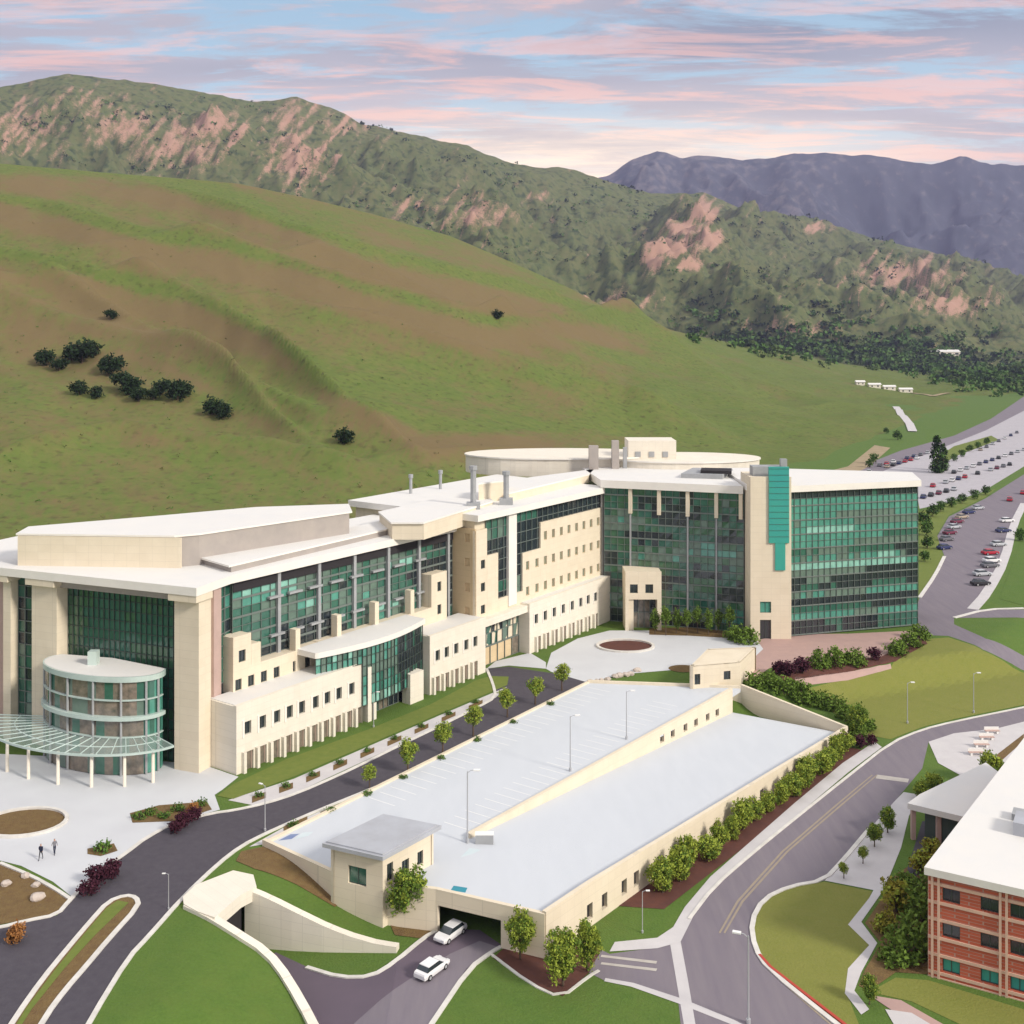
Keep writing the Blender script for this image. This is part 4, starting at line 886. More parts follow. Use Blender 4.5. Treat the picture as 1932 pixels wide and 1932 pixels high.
for k in range(9): a_ = wz[-1][1] + 2.2 + k * 3.2; wz.append((a_ - .5, a_ + .5, -3.0, -1.8))
wz = [h for h in wz if h[1] < frR.L - 1.5]
slopewall(gw, R0, R1, -5, lambda t: 1.05 - 2.6 * max(0, (t - .1) / .9), holes=wz)
slopewall(gw, R1, K1, -5, lambda t: lerp(-1.5, .8, t)); slopewall(gw, K1, L1, -3, .6); slopewall(gw, L1, L0, -3, .45)
gw.build('wall', ga)
for h in wz: m = MB().use('hole'); m.box(h[0], h[1], -.34, -.3, h[2], h[3], frR); m.build('opening', ga)
mw_ = MB().use('tan'); frM = Fac(M0, M1); hm = []
mw_.use('cream')
for u in (1248, 1268, 1292, 1312, 1334, 1352): a_ = frM.a(u); t_ = a_ / frM.L; zc = .15 - 2.9 * t_ + 1.15; hm.append((a_ - .55, a_ + .55, zc - .55, zc + .55))
slopewall(mw_, M0, M1, lambda t: -.1 - 2.9 * t, lambda t: .75 + .35 * t, holes=hm, th=.4); mw_.build('divider_wall', ga)
for h in hm: m = MB().use('hole'); m.box(h[0], h[1], -.36, -.3, h[2], h[3], frM); m.build('opening', ga)
for (u, v) in ((575, 1572), (868, 1674), (880, 1604), (913, 1588)):
    pass
# drive-in lane markings, hanging sign board over the entrance
m = MB().use('grey'); m.box(e0 + .3, e1 - .3, -2.4, -2.2, -1.1, -.8, frE); m.build('clearance_bar', ga)
# painted bays and drain grates on the deck
def deckpatch(name, mt, pts, zf=.206):
    m = MB().use(mt); m.face([(*at(u, v, zf).xy, zf + .004) for u, v in pts]); return m.build(name, ga)
M['blue'] = mat('blue_paint', (.12, .16, .34), .7, (.25, .32, .45), .8, 1.); M['cyan'] = mat('cyan_paint', (.04, .25, .33), .7)
M['paleblue'] = mat('pale_blue_paint', (.45, .58, .62), .7, (.62, .66, .68), .7, 1.)
deckpatch('painted_bay', 'blue', [(525, 1586), (550, 1583), (565, 1573), (548, 1574)]); deckpatch('painted_bay', 'paleblue', [(556, 1583), (582, 1577), (592, 1569), (570, 1571)])
deckpatch('painted_bay', 'cyan', [(850, 1680), (878, 1684), (882, 1675), (856, 1671)]); deckpatch('painted_bay', 'paleblue', [(868, 1618), (890, 1612), (908, 1603), (886, 1600)])
for k in range(34):
    t_ = lerp(.03, .97, k / 33); 
    a_ = L0.lerp(L1, t_); n_ = Vector((D.y, -D.x))
    for off in (1.2, 13.):
        p = a_ + n_ * off; q = p + n_ * 4.2; e_ = D * .05
        if k > 6 or off > 5 and k > 10: lp = MB().use('white'); lp.face([(*(p - e_), .205), (*(q - e_), .205), (*(q + e_), .205), (*(p + e_), .205)]); lp.build('bay_line', ga)
# stair block at the near corner
sbk = empty('stair_building', (-13.5, 117, LOW), 'square cream stair building with a flat grey overhanging roof at the garage corner', 'stair building')
c_l, c_b, c_r, c_f = (at(*p, 4.0).xy for p in ((608, 1594), (723, 1538), (833, 1560), (722, 1620)))
cc = (c_l + c_b + c_r + c_f) / 4
def ins(p, k): return cc + (p - cc) * k
q = [ins(p, .86) for p in (c_l, c_f, c_r, c_b)]
m = MB().use('greyroof'); m.prism([c_l, c_f, c_r, c_b], 3.75, 4.15); m.prism([ins(p, .93) for p in (c_l, c_f, c_r, c_b)], 4.15, 4.3); m.build('roof', sbk)
FA = Fac(q[0], q[1]); FB = Fac(q[1], q[2])
wa = (FA.a(657), FA.a(691), FA.z(674, 1670), FA.z(674, 1636)); hb = []
for u, v0, v1, hw in ((736, 1662, 1628, .45), (765, 1648, 1622, .55), (793, 1632, 1606, .45)): a_ = FB.a(u); hb.append((a_ - hw, a_ + hw, max(.4, FB.z(u, v0)), FB.z(u, v1)))
m = MB().use('cream'); wall(m, FA, 0, FA.L, -4.5, 3.75, [wa]); wall(m, FB, 0, FB.L, -4.5, 3.75, hb)
for x, y in ((q[2], q[3]), (q[3], q[0])): fx = Fac(x, y); wall(m, fx, 0, fx.L, -4.5, 3.75)
m.build('wall', sbk); windows(FA, [wa], sbk, gm='g2'); windows(FB, hb, sbk, gm='g1')
# far stair block on the garage
fs_ = empty('stair_building', (*at(1350, 1290, 0).xy, 0), 'small cream stair building with dark slots at the far end of the garage', 'stair building')
qa, qb, qc, qd = at(1303, 1300, .2).xy, at(1396, 1292, .2).xy, at(1425, 1262, .2).xy, at(1335, 1266, .2).xy
FA = Fac(qa, qb); FB = Fac(qb, qc); za_ = FA.z(1350, 1252) ; m = MB().use('cream'); h1 = [(FA.a(1316) - .5, FA.a(1316) + .5, .8, 2.5), (FA.a(1372) - .6, FA.a(1372) + .6, 1.2, 2.6)]
wall(m, FA, 0, FA.L, -2, za_, h1); wall(m, FB, 0, FB.L, -2, za_); 
for x, y in ((qc, qd), (qd, qa)): fx = Fac(x, y); wall(m, fx, 0, fx.L, -2, za_)
m.use('cream'); m.prism([qa, qb, qc, qd], za_ - .2, za_ - .05); m.build('wall', fs_); windows(FA, h1, fs_, gm='g1')
# ================= ramp walls =================
rw = empty('retaining_wall', (-25, 108, -3), 'white curved retaining walls around the sunken ramp on the lawn', 'wall')
m = MB().use('creamlight')
def zl(x, y): return T0(x, y)
ribbon(m, smooth([(p.x, p.y) for p in near_wall], 1, False), .85, .35, zf=zl, drop=2.6)
m.build('near_wall', rw)
m = MB().use('creamlight'); fwl = smooth(far_wall[1:], 1, False)
ribbon(m, fwl, .8, .55, zf=zl, drop=6.5); m.build('far_wall', rw)
m = MB().use('creamlight')
sl = [G(u, v).xy for u, v in ((345, 1700), (368, 1678), (440, 1650), (478, 1662), (484, 1690), (455, 1702), (405, 1742), (372, 1728), (347, 1714))]
m.prism(sl, -.9, .45); m.build('portal_slab', rw)
m = MB().use('hole'); pA_ = G(395, 1733).xy; pB_ = G(470, 1690).xy; fx = Fac(pA_, pB_); m.box(0, fx.L, -1.2, -1.0, -6.2, -.4, fx); m.build('portal_dark_sheet', rw)  # near-black sheet painting in the darkness inside the tunnel
# ================= brick block =================
bk_ = empty('brick_building', (45, 106, LOW), 'red brick three storey building with stone bands and a white flat roof', 'building')
B0 = Vector((39.3, 105)); dirF = Vector((.866, -.50)); dirS = Vector((.60, .80))
B1 = B0 + dirF * 26; B2 = B1 + dirS * 45; B3 = B0 + dirS * 45
FF = Fac(B0, B1); FSd = Fac(B3, B0)
hs = []
for (r0, r1, us) in (((1677, 1703, 'b')), ) if False else ():
    pass
def bz(u, v): return FF.z(u, v)
rowsz = [(bz(1790, 1703), bz(1790, 1677)), (bz(1790, 1770), bz(1790, 1744)), (bz(1790, 1836), bz(1790, 1811))]
holes = []
for zi, (z0, z1) in enumerate(rowsz):
    for u in (1778, 1850, 1906): holes.append((FF.a(u), FF.a(u) + 1.55, z0, z1, zi))
    for k in range(4): a_ = FF.a(1932) + 1.5 + 3.3 * k; holes.append((a_, a_ + 1.55, z0, z1, zi))
H = [h[:4] for h in holes]
m = MB().use('brick'); wall(m, FF, 0, FF.L, -4.2, 6.1, H, rec=.35); wall(m, FSd, 0, FSd.L, -4.2, 6.1, [], rec=.35)
for x, y in ((B1, B2), (B2, B3)): fx = Fac(x, y); wall(m, fx, 0, fx.L, -4.2, 6.1)
m.build('wall', bk_)
m = MB().use('tan'); M['stoneband'] = mat('pink_stone_band', (.72, .48, .36), .8, (.62, .42, .32), .5); m.use('stoneband')
for z0, z1 in rowsz: m.box(-.05, FF.L, .0, .1, z1 + .08, z1 + .36, FF); m.box(-.05, FF.L, .0, .1, z0 - .36, z0 - .08, FF)
m.box(-.05, FF.L, 0, .12, -3.9, -3.4, FF)
for u in (1757, 1769, 1885, 1897): m.box(FF.a(u), FF.a(u) + .22, .1, .2, -3.9, 6.1, FF)
for u in (1757.5,): m.box(FSd.L - .5, FSd.L - .2, .0, .12, -3.9, 6.1, FSd)
m.build('stone_band', bk_)
for h in holes: windows(FF, [h[:4]], bk_, gm='tealpanel' if h[4] == 2 else 'g1', rec=.35)
m = MB().use('fascia'); m.prism([B0 + Vector((-.5, -.2)), B1 + Vector((.3, -.6)), B2 + Vector((.5, .5)), B3 + Vector((-.4, .4))], 6.1, 6.8, 'roof')
m.build('roof', bk_)
m = MB().use('greyroof'); rp = at(1932, 1580, 6.8).xy; fr_ = Fac(rp, rp + dirF * 5)
for k in range(3): m.box(-1 + k * 2.6, 1 + k * 2.6, -3.2, 0, 6.8, 8.1, fr_)
m.use('grey'); m.box(-1.5, 6.5, -5.5, -3.6, 6.8, 7.5, fr_); m.build('air_conditioner', bk_)
m = MB().use('roof'); cv_ = [at(u, v, .6).xy for u, v in ((1708, 1520), (1735, 1503), (1840, 1512), (1850, 1548), (1715, 1528))]
cv_ = [at(*p, 0.8).xy for p in ((1712, 1517), (1820, 1543), (1900, 1470), (1860, 1440), (1735, 1500))]
m.prism(cv_, .2, .9); m.build('entrance_roof', bk_)
for p in ((1722, 1519), (1770, 1530), (1812, 1540)): c_ = at(*p, .8).xy; m = MB().use('pink'); m.box(c_.x, c_.x + .5, c_.y + .3, c_.y + .8, LOW - .5, .2); m.build('post', bk_)
m = MB().use('mulld'); m.prism([at(*p, .8).xy for p in ((1745, 1520), (1818, 1536), (1890, 1475), (1850, 1450))], LOW - .5, .19); m.build('entrance_shade_block', bk_)  # dark block standing in for the shade beneath the entrance roof
#@@PLANTS
def unit(r): 
    z = r.uniform(-1, 1); a = r.uniform(0, 2 * math.pi); s = math.sqrt(1 - z * z); return Vector((s * math.cos(a), s * math.sin(a), z))
def crown_mesh(seed, mt, rx, h, zb, n=90, leaf=.3, shape='round', per=12, alt=None):
    """loose crown of leaf clumps spread through its volume"""
    r = random.Random(seed); m = MB()
    lobes = [(Vector((0, 0, 0)), .75)] * 3 + [(unit(r) * .5, r.uniform(.4, .55)) for _ in range(8)]
    for i in range(n):
        if shape == 'round':
            l = r.choice(lobes); c = l[0] + unit(r) * l[1] * r.uniform(.6, 1)
            p = Vector((c.x * rx, c.y * rx, zb + h * (.5 + c.z * .5)))
        elif shape == 'cone':
            t = r.random() ** 1.4; w_ = rx * (1 - t) ** .8 * min(1, .45 + t * 3) * r.uniform(.5, 1.05); a = r.uniform(0, 6.28); p = Vector((w_ * math.cos(a), w_ * math.sin(a), zb + h * t))
        else:
            u = unit(r) * r.uniform(.5, 1); p = Vector((u.x * rx, u.y * rx, zb + h * abs(u.z) * .95 + r.uniform(0, .15) * h))
        m.use(alt if (alt and r.random() < .3) else mt)
        for k in range(per):
            q = p + unit(r) * leaf * r.uniform(.3, 2.2); a = unit(r); b_ = a.cross(unit(r)).normalized(); s = leaf * r.uniform(.5, 1)
            m.face([q - a * s, q + b_ * s * .55, q + a * s, q - b_ * s * .55])
    return m
PROTO = {}
def tree_proto(key, name, mt, rx, h, zb, shape='round', n=90, leaf=.3, alt=None, per=12, vars_=3, trunk=True):
    PROTO[key] = []
    for s in range(vars_):
        m = crown_mesh(hash(key) % 1000 + s if False else sum(map(ord, key)) * 7 + s, mt, rx, h, zb, n, leaf, shape, per, alt)
        me = m.build('crown'); md = me.data; bpy.data.objects.remove(me)
        tm = None
        if trunk:
            t = MB().use('trunk'); r = random.Random(s); t.tube([(0, 0, -.3), (.03, 0, zb * .6), (.05, .03, zb + h * .35), (0, 0, zb + h * .8)], [.05 * rx + .07, .04 * rx + .05, .035 * rx + .03, .02], 7)
            for k in range(5):
                a = k * 1.26 + r.random(); z0 = zb + h * r.uniform(.05, .35); t.tube([(.03, 0, z0), (rx * .4 * math.cos(a), rx * .4 * math.sin(a), z0 + h * .2), (rx * .7 * math.cos(a), rx * .7 * math.sin(a), z0 + h * .4)], [.05, .035, .012], 5)
            te = t.build('trunk'); tm = te.data; bpy.data.objects.remove(te)
        PROTO[key].append((md, tm))
    PROTO[key + '_n'] = name
rt = random.Random(11)
def plant(key, p, label, cat, group=None, sc=1., sz=None):
    md, tm = rt.choice(PROTO[key]); o = bpy.data.objects.new(PROTO[key + '_n'], None); col.objects.link(o); o.location = p; o.rotation_euler.z = rt.uniform(0, 6.28); o.empty_display_size = .3
    o.scale = (sc, sc, sz or sc)
    for nm, d_ in (('crown', md), ('trunk', tm)):
        if d_: c = bpy.data.objects.new(nm, d_); col.objects.link(c); c.parent = o
    return tag(o, label, cat, group)
def ground_at(u, v, f=None): p = (f or G)(u, v); return Vector((p.x, p.y, gz(p.x, p.y)))
tree_proto('green', 'deciduous_tree', 'leaf', 1.9, 4.8, .8, n=380, leaf=.19, alt='leafy')
tree_proto('small', 'street_tree', 'leafy', 1.3, 2.9, 1.0, n=150, leaf=.17, alt='leaf', per=10)
tree_proto('oval', 'deciduous_tree', 'leafy', 1.9, 4.9, .4, shape='round', n=380, leaf=.19, alt='leaf')
tree_proto('bush', 'shrub', 'leafy', 1.6, 3.5, .0, shape='round', n=210, leaf=.19, alt='leaf')
tree_proto('bushg', 'shrub', 'leaf', 1.6, 1.9, .0, shape='dome', n=70, leaf=.24, alt='leaf')
tree_proto('red', 'shrub', 'leafr', 1.1, 1.8, .1, n=55, leaf=.22)
tree_proto('low', 'shrub', 'leafm', .6, .7, 0, shape='dome', n=26, leaf=.16, alt='leaf', per=8)
tree_proto('gold', 'shrub', 'leafg', 1.3, 2.2, .1, n=60, leaf=.24, alt='leafy')
tree_proto('orange', 'shrub', 'leafo', 1.1, 1.9, 0, n=60, leaf=.22)
tree_proto('hill', 'hillside_tree', 'leafd', 7, 10, .5, n=90, leaf=1.1, per=10)
tree_proto('conif', 'conifer_tree', 'leafd', 4, 15, .5, shape='cone', n=120, leaf=.7, alt='leafm')
tree_proto('far', 'far_tree', 'leafm', 4, 7, .3, n=60, leaf=.7, alt='leafd', per=9)
tree_proto('row', 'plaza_tree', 'leaf', 1.3, 5.2, 1.3, shape='round', n=90, leaf=.25, alt='leaf')
ORD = ['nearest', 'second', 'third', 'fourth', 'fifth', 'sixth', 'seventh', 'eighth', 'ninth', 'tenth', 'eleventh', 'twelfth', 'thirteenth', 'fourteenth', 'fifteenth', 'sixteenth', 'seventeenth', 'eighteenth', 'nineteenth', 'twentieth'] + ['twenty-' + x for x in ('first', 'second', 'third', 'fourth', 'fifth', 'sixth', 'seventh', 'eighth', 'ninth')]
plant('green', ground_at(765, 1748), 'full green tree right of the stair building beside the dark garage entrance', 'tree', sc=1.2, sz=1.15)
plant('oval', ground_at(982, 1812), 'narrow green tree directly right of the garage entrance in red mulch', 'tree', sc=.85, sz=1.0)
plant('oval', ground_at(1062, 1862), 'wide green tree at the tip of the red mulch bed below the garage corner', 'tree', sc=1.05, sz=1.05)
plant('oval', ground_at(1108, 1832), 'slim green tree behind the widest one in the red mulch bed', 'tree', sc=.75, sz=.95)
sheet('planting_bed', 'redmulch', [(930, 1808), (950, 1790), (1030, 1806), (1120, 1770), (1135, 1790), (1112, 1835), (1062, 1880), (1000, 1855)], .04)
kerb([(925, 1800), (1000, 1857), (1058, 1884), (1112, 1842), (1130, 1832)], w=.3, h=.1)
for i, (u, v) in enumerate(((697, 1487), (770, 1456), (835, 1420), (893, 1388), (957, 1352), (1010, 1328), (1060, 1302))):
    plant('small', ground_at(u, v + 1), ('%s small yellow-green tree from the near end of the dark street' % ORD[i]).replace('nearest small', 'nearest small').replace(' from the near end of the dark street', ' along the dark street') if i == 0 else '%s small yellow-green tree from the near end of the dark street' % ORD[i], 'tree', 'small trees along the street planters', sc=1.15 if i else .8)
rb = random.Random(5)
n_b = 17
for i in range(n_b):
    t = i / (n_b - 1); p = R0.lerp(R1, lerp(.24, .93, t)) + Vector((D.y, -D.x)) * rb.uniform(1.7, 2.6)
    plant('bush', (p.x, p.y, gz(p.x, p.y)), '%s tall leafy shrub of the hedge row against the garage side wall' % ORD[i], 'shrub', 'shrubs along the garage side wall', sc=rb.uniform(.72, 1.12), sz=rb.uniform(.8, 1.2))
mb = MB().use('redmulch'); nv = Vector((D.y, -D.x)); drape(mb, [R0.lerp(R1, .17) + nv * .1, R0.lerp(R1, .96) + nv * .1, R0.lerp(R1, .96) + nv * 4.2, R0.lerp(R1, .2) + nv * 4.2], .04); tag(mb.build('planting_bed'), kind='structure')
for i, (u, v, s, l) in enumerate(((185, 1668, 1.15, 'burgundy shrub, the leftmost beside the dark road kerb'), (212, 1655, 1.0, 'burgundy shrub second from the left beside the road kerb'), (168, 1690, .9, 'low burgundy shrub at the plaza point by the road kerb'), (345, 1562, .95, 'burgundy shrub at the right end of the plaza bed'), (368, 1548, .85, 'small burgundy shrub beside the long verge corner'), (330, 1572, .8, 'dark burgundy shrub overhanging the road kerb'))):
    plant('red', ground_at(u, v), l, 'shrub', 'burgundy shrubs along the plaza edge', sc=s)
plant('orange', ground_at(363, 1538), 'rusty orange shrub behind the burgundy shrubs on the plaza', 'shrub', sc=.8)
plant('orange', ground_at(30, 1778), 'orange shrub at the lower tip of the boulder bed', 'shrub', sc=.95)
plant('low', ground_at(195, 1606), 'small olive shrub in the little bed on the white plaza', 'shrub', sc=1.5)
for i, (u, v) in enumerate(((262, 1545), (285, 1537), (310, 1543), (335, 1530), (380, 1520))):
    plant('low', ground_at(u, v), '%s low shrub from the left in the long plaza bed' % ('first' if i == 0 else ORD[i]), 'shrub', 'low shrubs in the long plaza bed', sc=1.2)
for k in range(8):
    t_ = (k + .3) / 8; u = lerp(530, 1085, t_) + 3; plant('low', ground_at(u, gb(u) - 5), '%s low shrub of the kerb beds on the garage side of the dark street' % ORD[k], 'shrub', 'low shrubs in the garage side kerb beds', sc=1.0)
for k in range(9):
    t_ = (k + .35) / 9; u = lerp(470, 930, t_); plant('low', ground_at(u, interp([(430, 1513), (554, 1471), (694, 1411), (825, 1354), (957, 1297)], u) + 8 * (1.3 - t_)), '%s low shrub of the kerb beds on the hospital side of the dark street' % ORD[k], 'shrub', 'low shrubs in the hospital side kerb beds', sc=.9)
# round trees in front of the glass block
for i, u in enumerate((1236, 1256, 1276, 1296, 1316, 1336, 1356, 1376)):
    plant('row', ground_at(u, 1196 + (i % 2) * 3), '%s tree from the left in the row before the glass building' % ('first' if i == 0 else ORD[i]), 'tree', 'row of trees in front of the glass building', sc=rb.uniform(.75, .9))
plant('bushg', ground_at(1402, 1212), 'broad green shrub at the foot of the cream tower', 'shrub', sc=1.7)
plant('bushg', ground_at(1385, 1206), 'green shrub left of the broad one by the cream tower', 'shrub', sc=1.2)
for i, (u, v, s) in enumerate(((1422, 1302, 1.4), (1448, 1292, 1.2), (1478, 1308, 1.3), (1512, 1320, 1.4), (1548, 1332, 1.3), (1500, 1302, 1.0), (1578, 1340, 1.2), (1606, 1358, 1.4), (1628, 1378, 1.3), (1612, 1390, 1.1))):
    plant('bushg', ground_at(u, v), '%s dark green shrub from the left behind the far wall of the garage' % ('first' if i == 0 else ORD[i]), 'shrub', 'shrubs behind the far garage wall', sc=s)
plant('green', ground_at(1615, 1390), 'rounded green tree at the far right corner of the garage', 'tree', sc=.95)
for i, (u, v, s, k) in enumerate(((1490, 1275, 1.3, 'red'), (1515, 1270, 1.4, 'red'), (1470, 1272, 1.2, 'red'), (1545, 1258, 1.4, 'bushg'), (1575, 1255, 1.5, 'bushg'), (1610, 1252, 1.4, 'bushg'), (1650, 1245, 1.2, 'red'), (1690, 1235, 1.3, 'bushg'), (1715, 1222, 1.4, 'bushg'), (1735, 1205, 1.3, 'bushg'))):
    plant(k, ground_at(u, v), '%s shrub from the left in the bed below the rose terrace, %s' % ('first' if i == 0 else ORD[i], 'burgundy' if k == 'red' else 'green'), 'shrub', 'shrubs below the terrace', sc=s)
sheet('planting_bed', 'redmulch', [(1455, 1268), (1540, 1250), (1660, 1240), (1742, 1204), (1750, 1215), (1690, 1248), (1600, 1268), (1480, 1285)], .06)
for i, (u, v, s, k, l) in enumerate(((1597, 1408, 1.1, 'red', 'wide burgundy shrub by the avenue at the garage corner'), (1625, 1412, 1.0, 'red', 'burgundy shrub right of the widest at the garage corner'), (1645, 1406, .9, 'red', 'small burgundy shrub nearest the avenue kerb'))):
    plant(k, ground_at(u, v), l, 'shrub', 'burgundy shrubs at the garage corner', sc=s)
for i, (u, v, s, k, l) in enumerate(((1675, 1572, .62, 'green', 'rounded green tree nearest the avenue left of the white entrance roof'), (1650, 1598, .55, 'green', 'green tree second down the path beside the avenue'), (1628, 1630, .55, 'small', 'small yellow-green tree third down the path beside the avenue'), (1592, 1658, .5, 'small', 'pale small tree at the top edge of the olive lawn'), (1760, 1500, .9, 'bush', 'dark green shrub between avenue and white entrance roof'), (1738, 1508, .8, 'bush', 'green shrub left of the white entrance roof'), (1850, 1500, 1.2, 'gold', 'yellow-green shrub against the long side of the white roof'), (1870, 1480, 1.3, 'bush', 'green shrub behind the yellow-green one by the white roof'), (1760, 1622, 1.1, 'gold', 'golden shrub in the shade above the brick corner'), (1735, 1650, 1.2, 'gold', 'golden shrub halfway down the bed beside the brick building'), (1690, 1720, 1.5, 'gold', 'large yellow shrub at the middle of the bed beside the brick building'), (1668, 1760, 1.0, 'gold', 'small yellow shrub at the bend of the path'), (1715, 1750, 1.7, 'far', 'x'), (1720, 1690, 1.4, 'bushg', 'dark green shrub between the two golden shrubs'), (1725, 1795, 1.6, 'bushg', 'wide dark green shrub near the brick corner'), (1700, 1815, 1.3, 'bushg', 'dark green shrub left of the widest near the brick corner'), (1740, 1740, 1.6, 'bushg', 'dark shrub pressed against the brick side wall'), (1640, 1895, .5, 'green', 'small round tree at the bottom of the curved path'))):
    if l == 'x': continue
    plant(k, ground_at(u, v), l, 'tree' if k in ('green', 'small') else 'shrub', sc=s)
# hillside trees
for i, (u, v, s) in enumerate(((85, 690, .9), (112, 700, .7), (135, 680, .8), (155, 685, 1.3), (178, 672, .6), (210, 708, 1.1), (232, 735, .9), (243, 745, 1.0), (262, 758, .7), (290, 755, .6), (305, 745, .8), (335, 755, 1.0), (345, 745, .6), (210, 603, .6), (400, 782, .8), (420, 790, .7), (150, 745, .7), (180, 752, .6), (650, 838, .7), (938, 602, .7))):
    plant('hill', cast(u, v), '%s of the dark trees on the grassy hillside, counting from the upper left' % ORD[i].replace('nearest', 'first'), 'tree', 'dark trees on the grassy hillside', sc=s * .8)
plant('conif', ground_at(1768, 892), 'tall dark conifer standing between the far parking lots', 'tree', sc=.95)
plant('conif', ground_at(1780, 888), 'smaller conifer right of the tall one between the far parking lots', 'tree', sc=.7)
for i, (u, v, s) in enumerate(((1648, 875, .8), (1640, 882, .6), (1693, 830, .9), (1672, 818, .6), (1800, 870, .6), (1815, 862, .6), (1830, 852, .6), (1845, 846, .6), (1862, 838, .6), (1742, 990, .7), (1748, 1010, .7), (1760, 975, .7), (1775, 965, .6), (1795, 957, .6), (1815, 950, .6), (1838, 942, .6), (1860, 934, .6), (1750, 1035, .6), (1745, 1060, .5), (1925, 1020, .6))):
    plant('far', ground_at(u, v), '%s tree of those lining the far roads and lots, counting from the hill foot' % ORD[i].replace('nearest', 'first'), 'tree', 'trees along the far roads and parking lots', sc=s * .8)
# woodland and scrub too many to count
wd = MB(); r = random.Random(9)
def clump(m, p, s, rr, n):
    for k in range(n):
        q = p + Vector((rr.uniform(-1, 1), rr.uniform(-1, 1), rr.uniform(0, 1.1))) * s; a = unit(rr); b_ = a.cross(unit(rr)).normalized(); t = s * rr.uniform(.25, .55)
        m.face([q - a * t, q + b_ * t * .7, q + a * t, q - b_ * t * .7])
for i in range(1500):
    u = r.uniform(1300, 2300); c = interp([(1300, 640), (1600, 672), (1750, 700), (1932, 730), (2300, 700)], u); v = c + (r.gauss(0, 9) if r.random() < .6 else -abs(r.gauss(0, 34)))
    if r.random() > min(1, (u - 1250) / 400): continue
    p = cast(u, v)
    if p is None or p.y > 3500 or p.y < 600: continue
    wd.use(r.choice(('leafd', 'leafm', 'leafm', 'leafw'))); clump(wd, p, p.y * .0048, r, 22)
tag(wd.build('woodland'), kind='stuff')
sc_ = MB()
for i in range(4200):
    u = r.uniform(-200, 2100); v = r.uniform(180, 700)
    if mn.noise(Vector((u / 90, v / 50, 3))) < .02: continue
    p = cast(u, v)
    if p is None or p.y < 1200 or p.y > 4200: continue
    sc_.use('leafd' if r.random() < .6 else 'leafm'); clump(sc_, p, p.y * r.uniform(.0012, .0032), r, 9)
for i in range(1700):
    u = r.uniform(-100, 1500); v = r.uniform(330, 1050)
    if mn.noise(Vector((u / 50, v / 14, 9))) < .08: continue
    p = cast(u, v)
    if p is None or p.y < 262 or p.y > 1300 or p.z < 3: continue
    sc_.use('leafo2' if r.random() < .5 else 'leafm'); clump(sc_, p, r.uniform(.3, .8), r, 6)
tag(sc_.build('scrub'), kind='stuff')
#@@SMALL
# boulders
def boulder(p, s, label, group='boulders in the planting bed'):
    m = MB().use('rock'); rr = random.Random(int(p.x * 10)); 
    import bmesh
    bm = bmesh.new(); bmesh.ops.create_icosphere(bm, subdivisions=2, radius=s)
    for v in bm.verts: v.co *= 1 + .35 * mn.noise(v.co * 1.3 / s + p); v.co.z *= .65
    m.mesh([(v.co.x + p.x, v.co.y + p.y, v.co.z + p.z + s * .3) for v in bm.verts], [tuple(q.index for q in f.verts) for f in bm.faces]); bm.free()
    return m.build_own('boulder', label, 'boulder', group)
for u, v, s, l in ((48, 1655, .5, 'pale boulder nearest the top edge of the mulch bed'), (12, 1670, .55, 'pale boulder at the left edge of the picture'), (68, 1672, .45, 'pale boulder in the middle of the mulch bed'), (70, 1697, .7, 'largest pale boulder near the kerb of the mulch bed')): boulder(ground_at(u, v), s, l)
rq = random.Random(3)
for i in range(9):
    u = 1115 + i * 11 + rq.uniform(-2, 2); v = 1287 - i * 2.2 + rq.uniform(-3, 3)
    boulder(ground_at(u, v), rq.uniform(.4, .75), '%s grey boulder from the left between street end and garage deck' % ('first' if i == 0 else ORD[i]), 'boulders at the street end')
# lamp posts
def lamp_proto():
    a = MB().use('chrome'); a.tube([(0, 0, 0), (0, 0, .5)], .22, 10); a.tube([(0, 0, .5), (0, 0, 8.4)], [.1, .065], 8)
    p = a.build('pole').data; b_ = MB().use('chrome'); b_.tube([(0, 0, 8.2), (.4, 0, 8.5), (.9, 0, 8.55)], .04, 6); b_.use('white'); b_.box(.7, 1.5, -.2, .2, 8.48, 8.62); q = b_.build('lamp_head').data
    c = MB().use('lens'); c.box(.78, 1.42, -.14, .14, 8.44, 8.475); s = c.build('lens').data
    return p, q, s
_tmp = set(bpy.data.objects); LP = lamp_proto()
for o in set(bpy.data.objects) - _tmp: bpy.data.objects.remove(o)
def lamp(p, label, sc=1., rot=0., sz=None):
    o = bpy.data.objects.new('street_lamp', None); col.objects.link(o); o.location = p; o.scale = (sc, sc, sz or sc); o.rotation_euler.z = rot
    pole = bpy.data.objects.new('pole', LP[0]); hd = bpy.data.objects.new('lamp_head', LP[1]); ln = bpy.data.objects.new('lens', LP[2])
    for x in (pole, hd, ln): col.objects.link(x)
    pole.parent = o; hd.parent = o; ln.parent = hd; tag(o, label, 'street lamp', 'lamp posts of the campus'); return o
lamp(Vector((*at(882, 1590, .2).xy, .2)), 'tall lamp post on the pale deck near the end of the divider wall', .95)
lamp(Vector((*at(1076, 1455, .2).xy, .2)), 'lamp post in the middle of the upper garage deck', .85)
lamp(Vector((*at(1182, 1395, .2).xy, .2)), 'lamp post towards the far end of the upper garage deck', .8)
lamp(ground_at(500, 1568), 'lamp post on the dark road kerb above the garage corner', .62, 2.6)
lamp(ground_at(318, 1716), 'lamp post on the dark road near the median tip', .42, 3.2)
lamp(ground_at(1412, 1932), 'lamp post at the bottom by the olive lawn and avenue', .92, 2.8)
lamp(ground_at(1712, 1365), 'left of two lamp posts on the olive lawn by the avenue', .75)
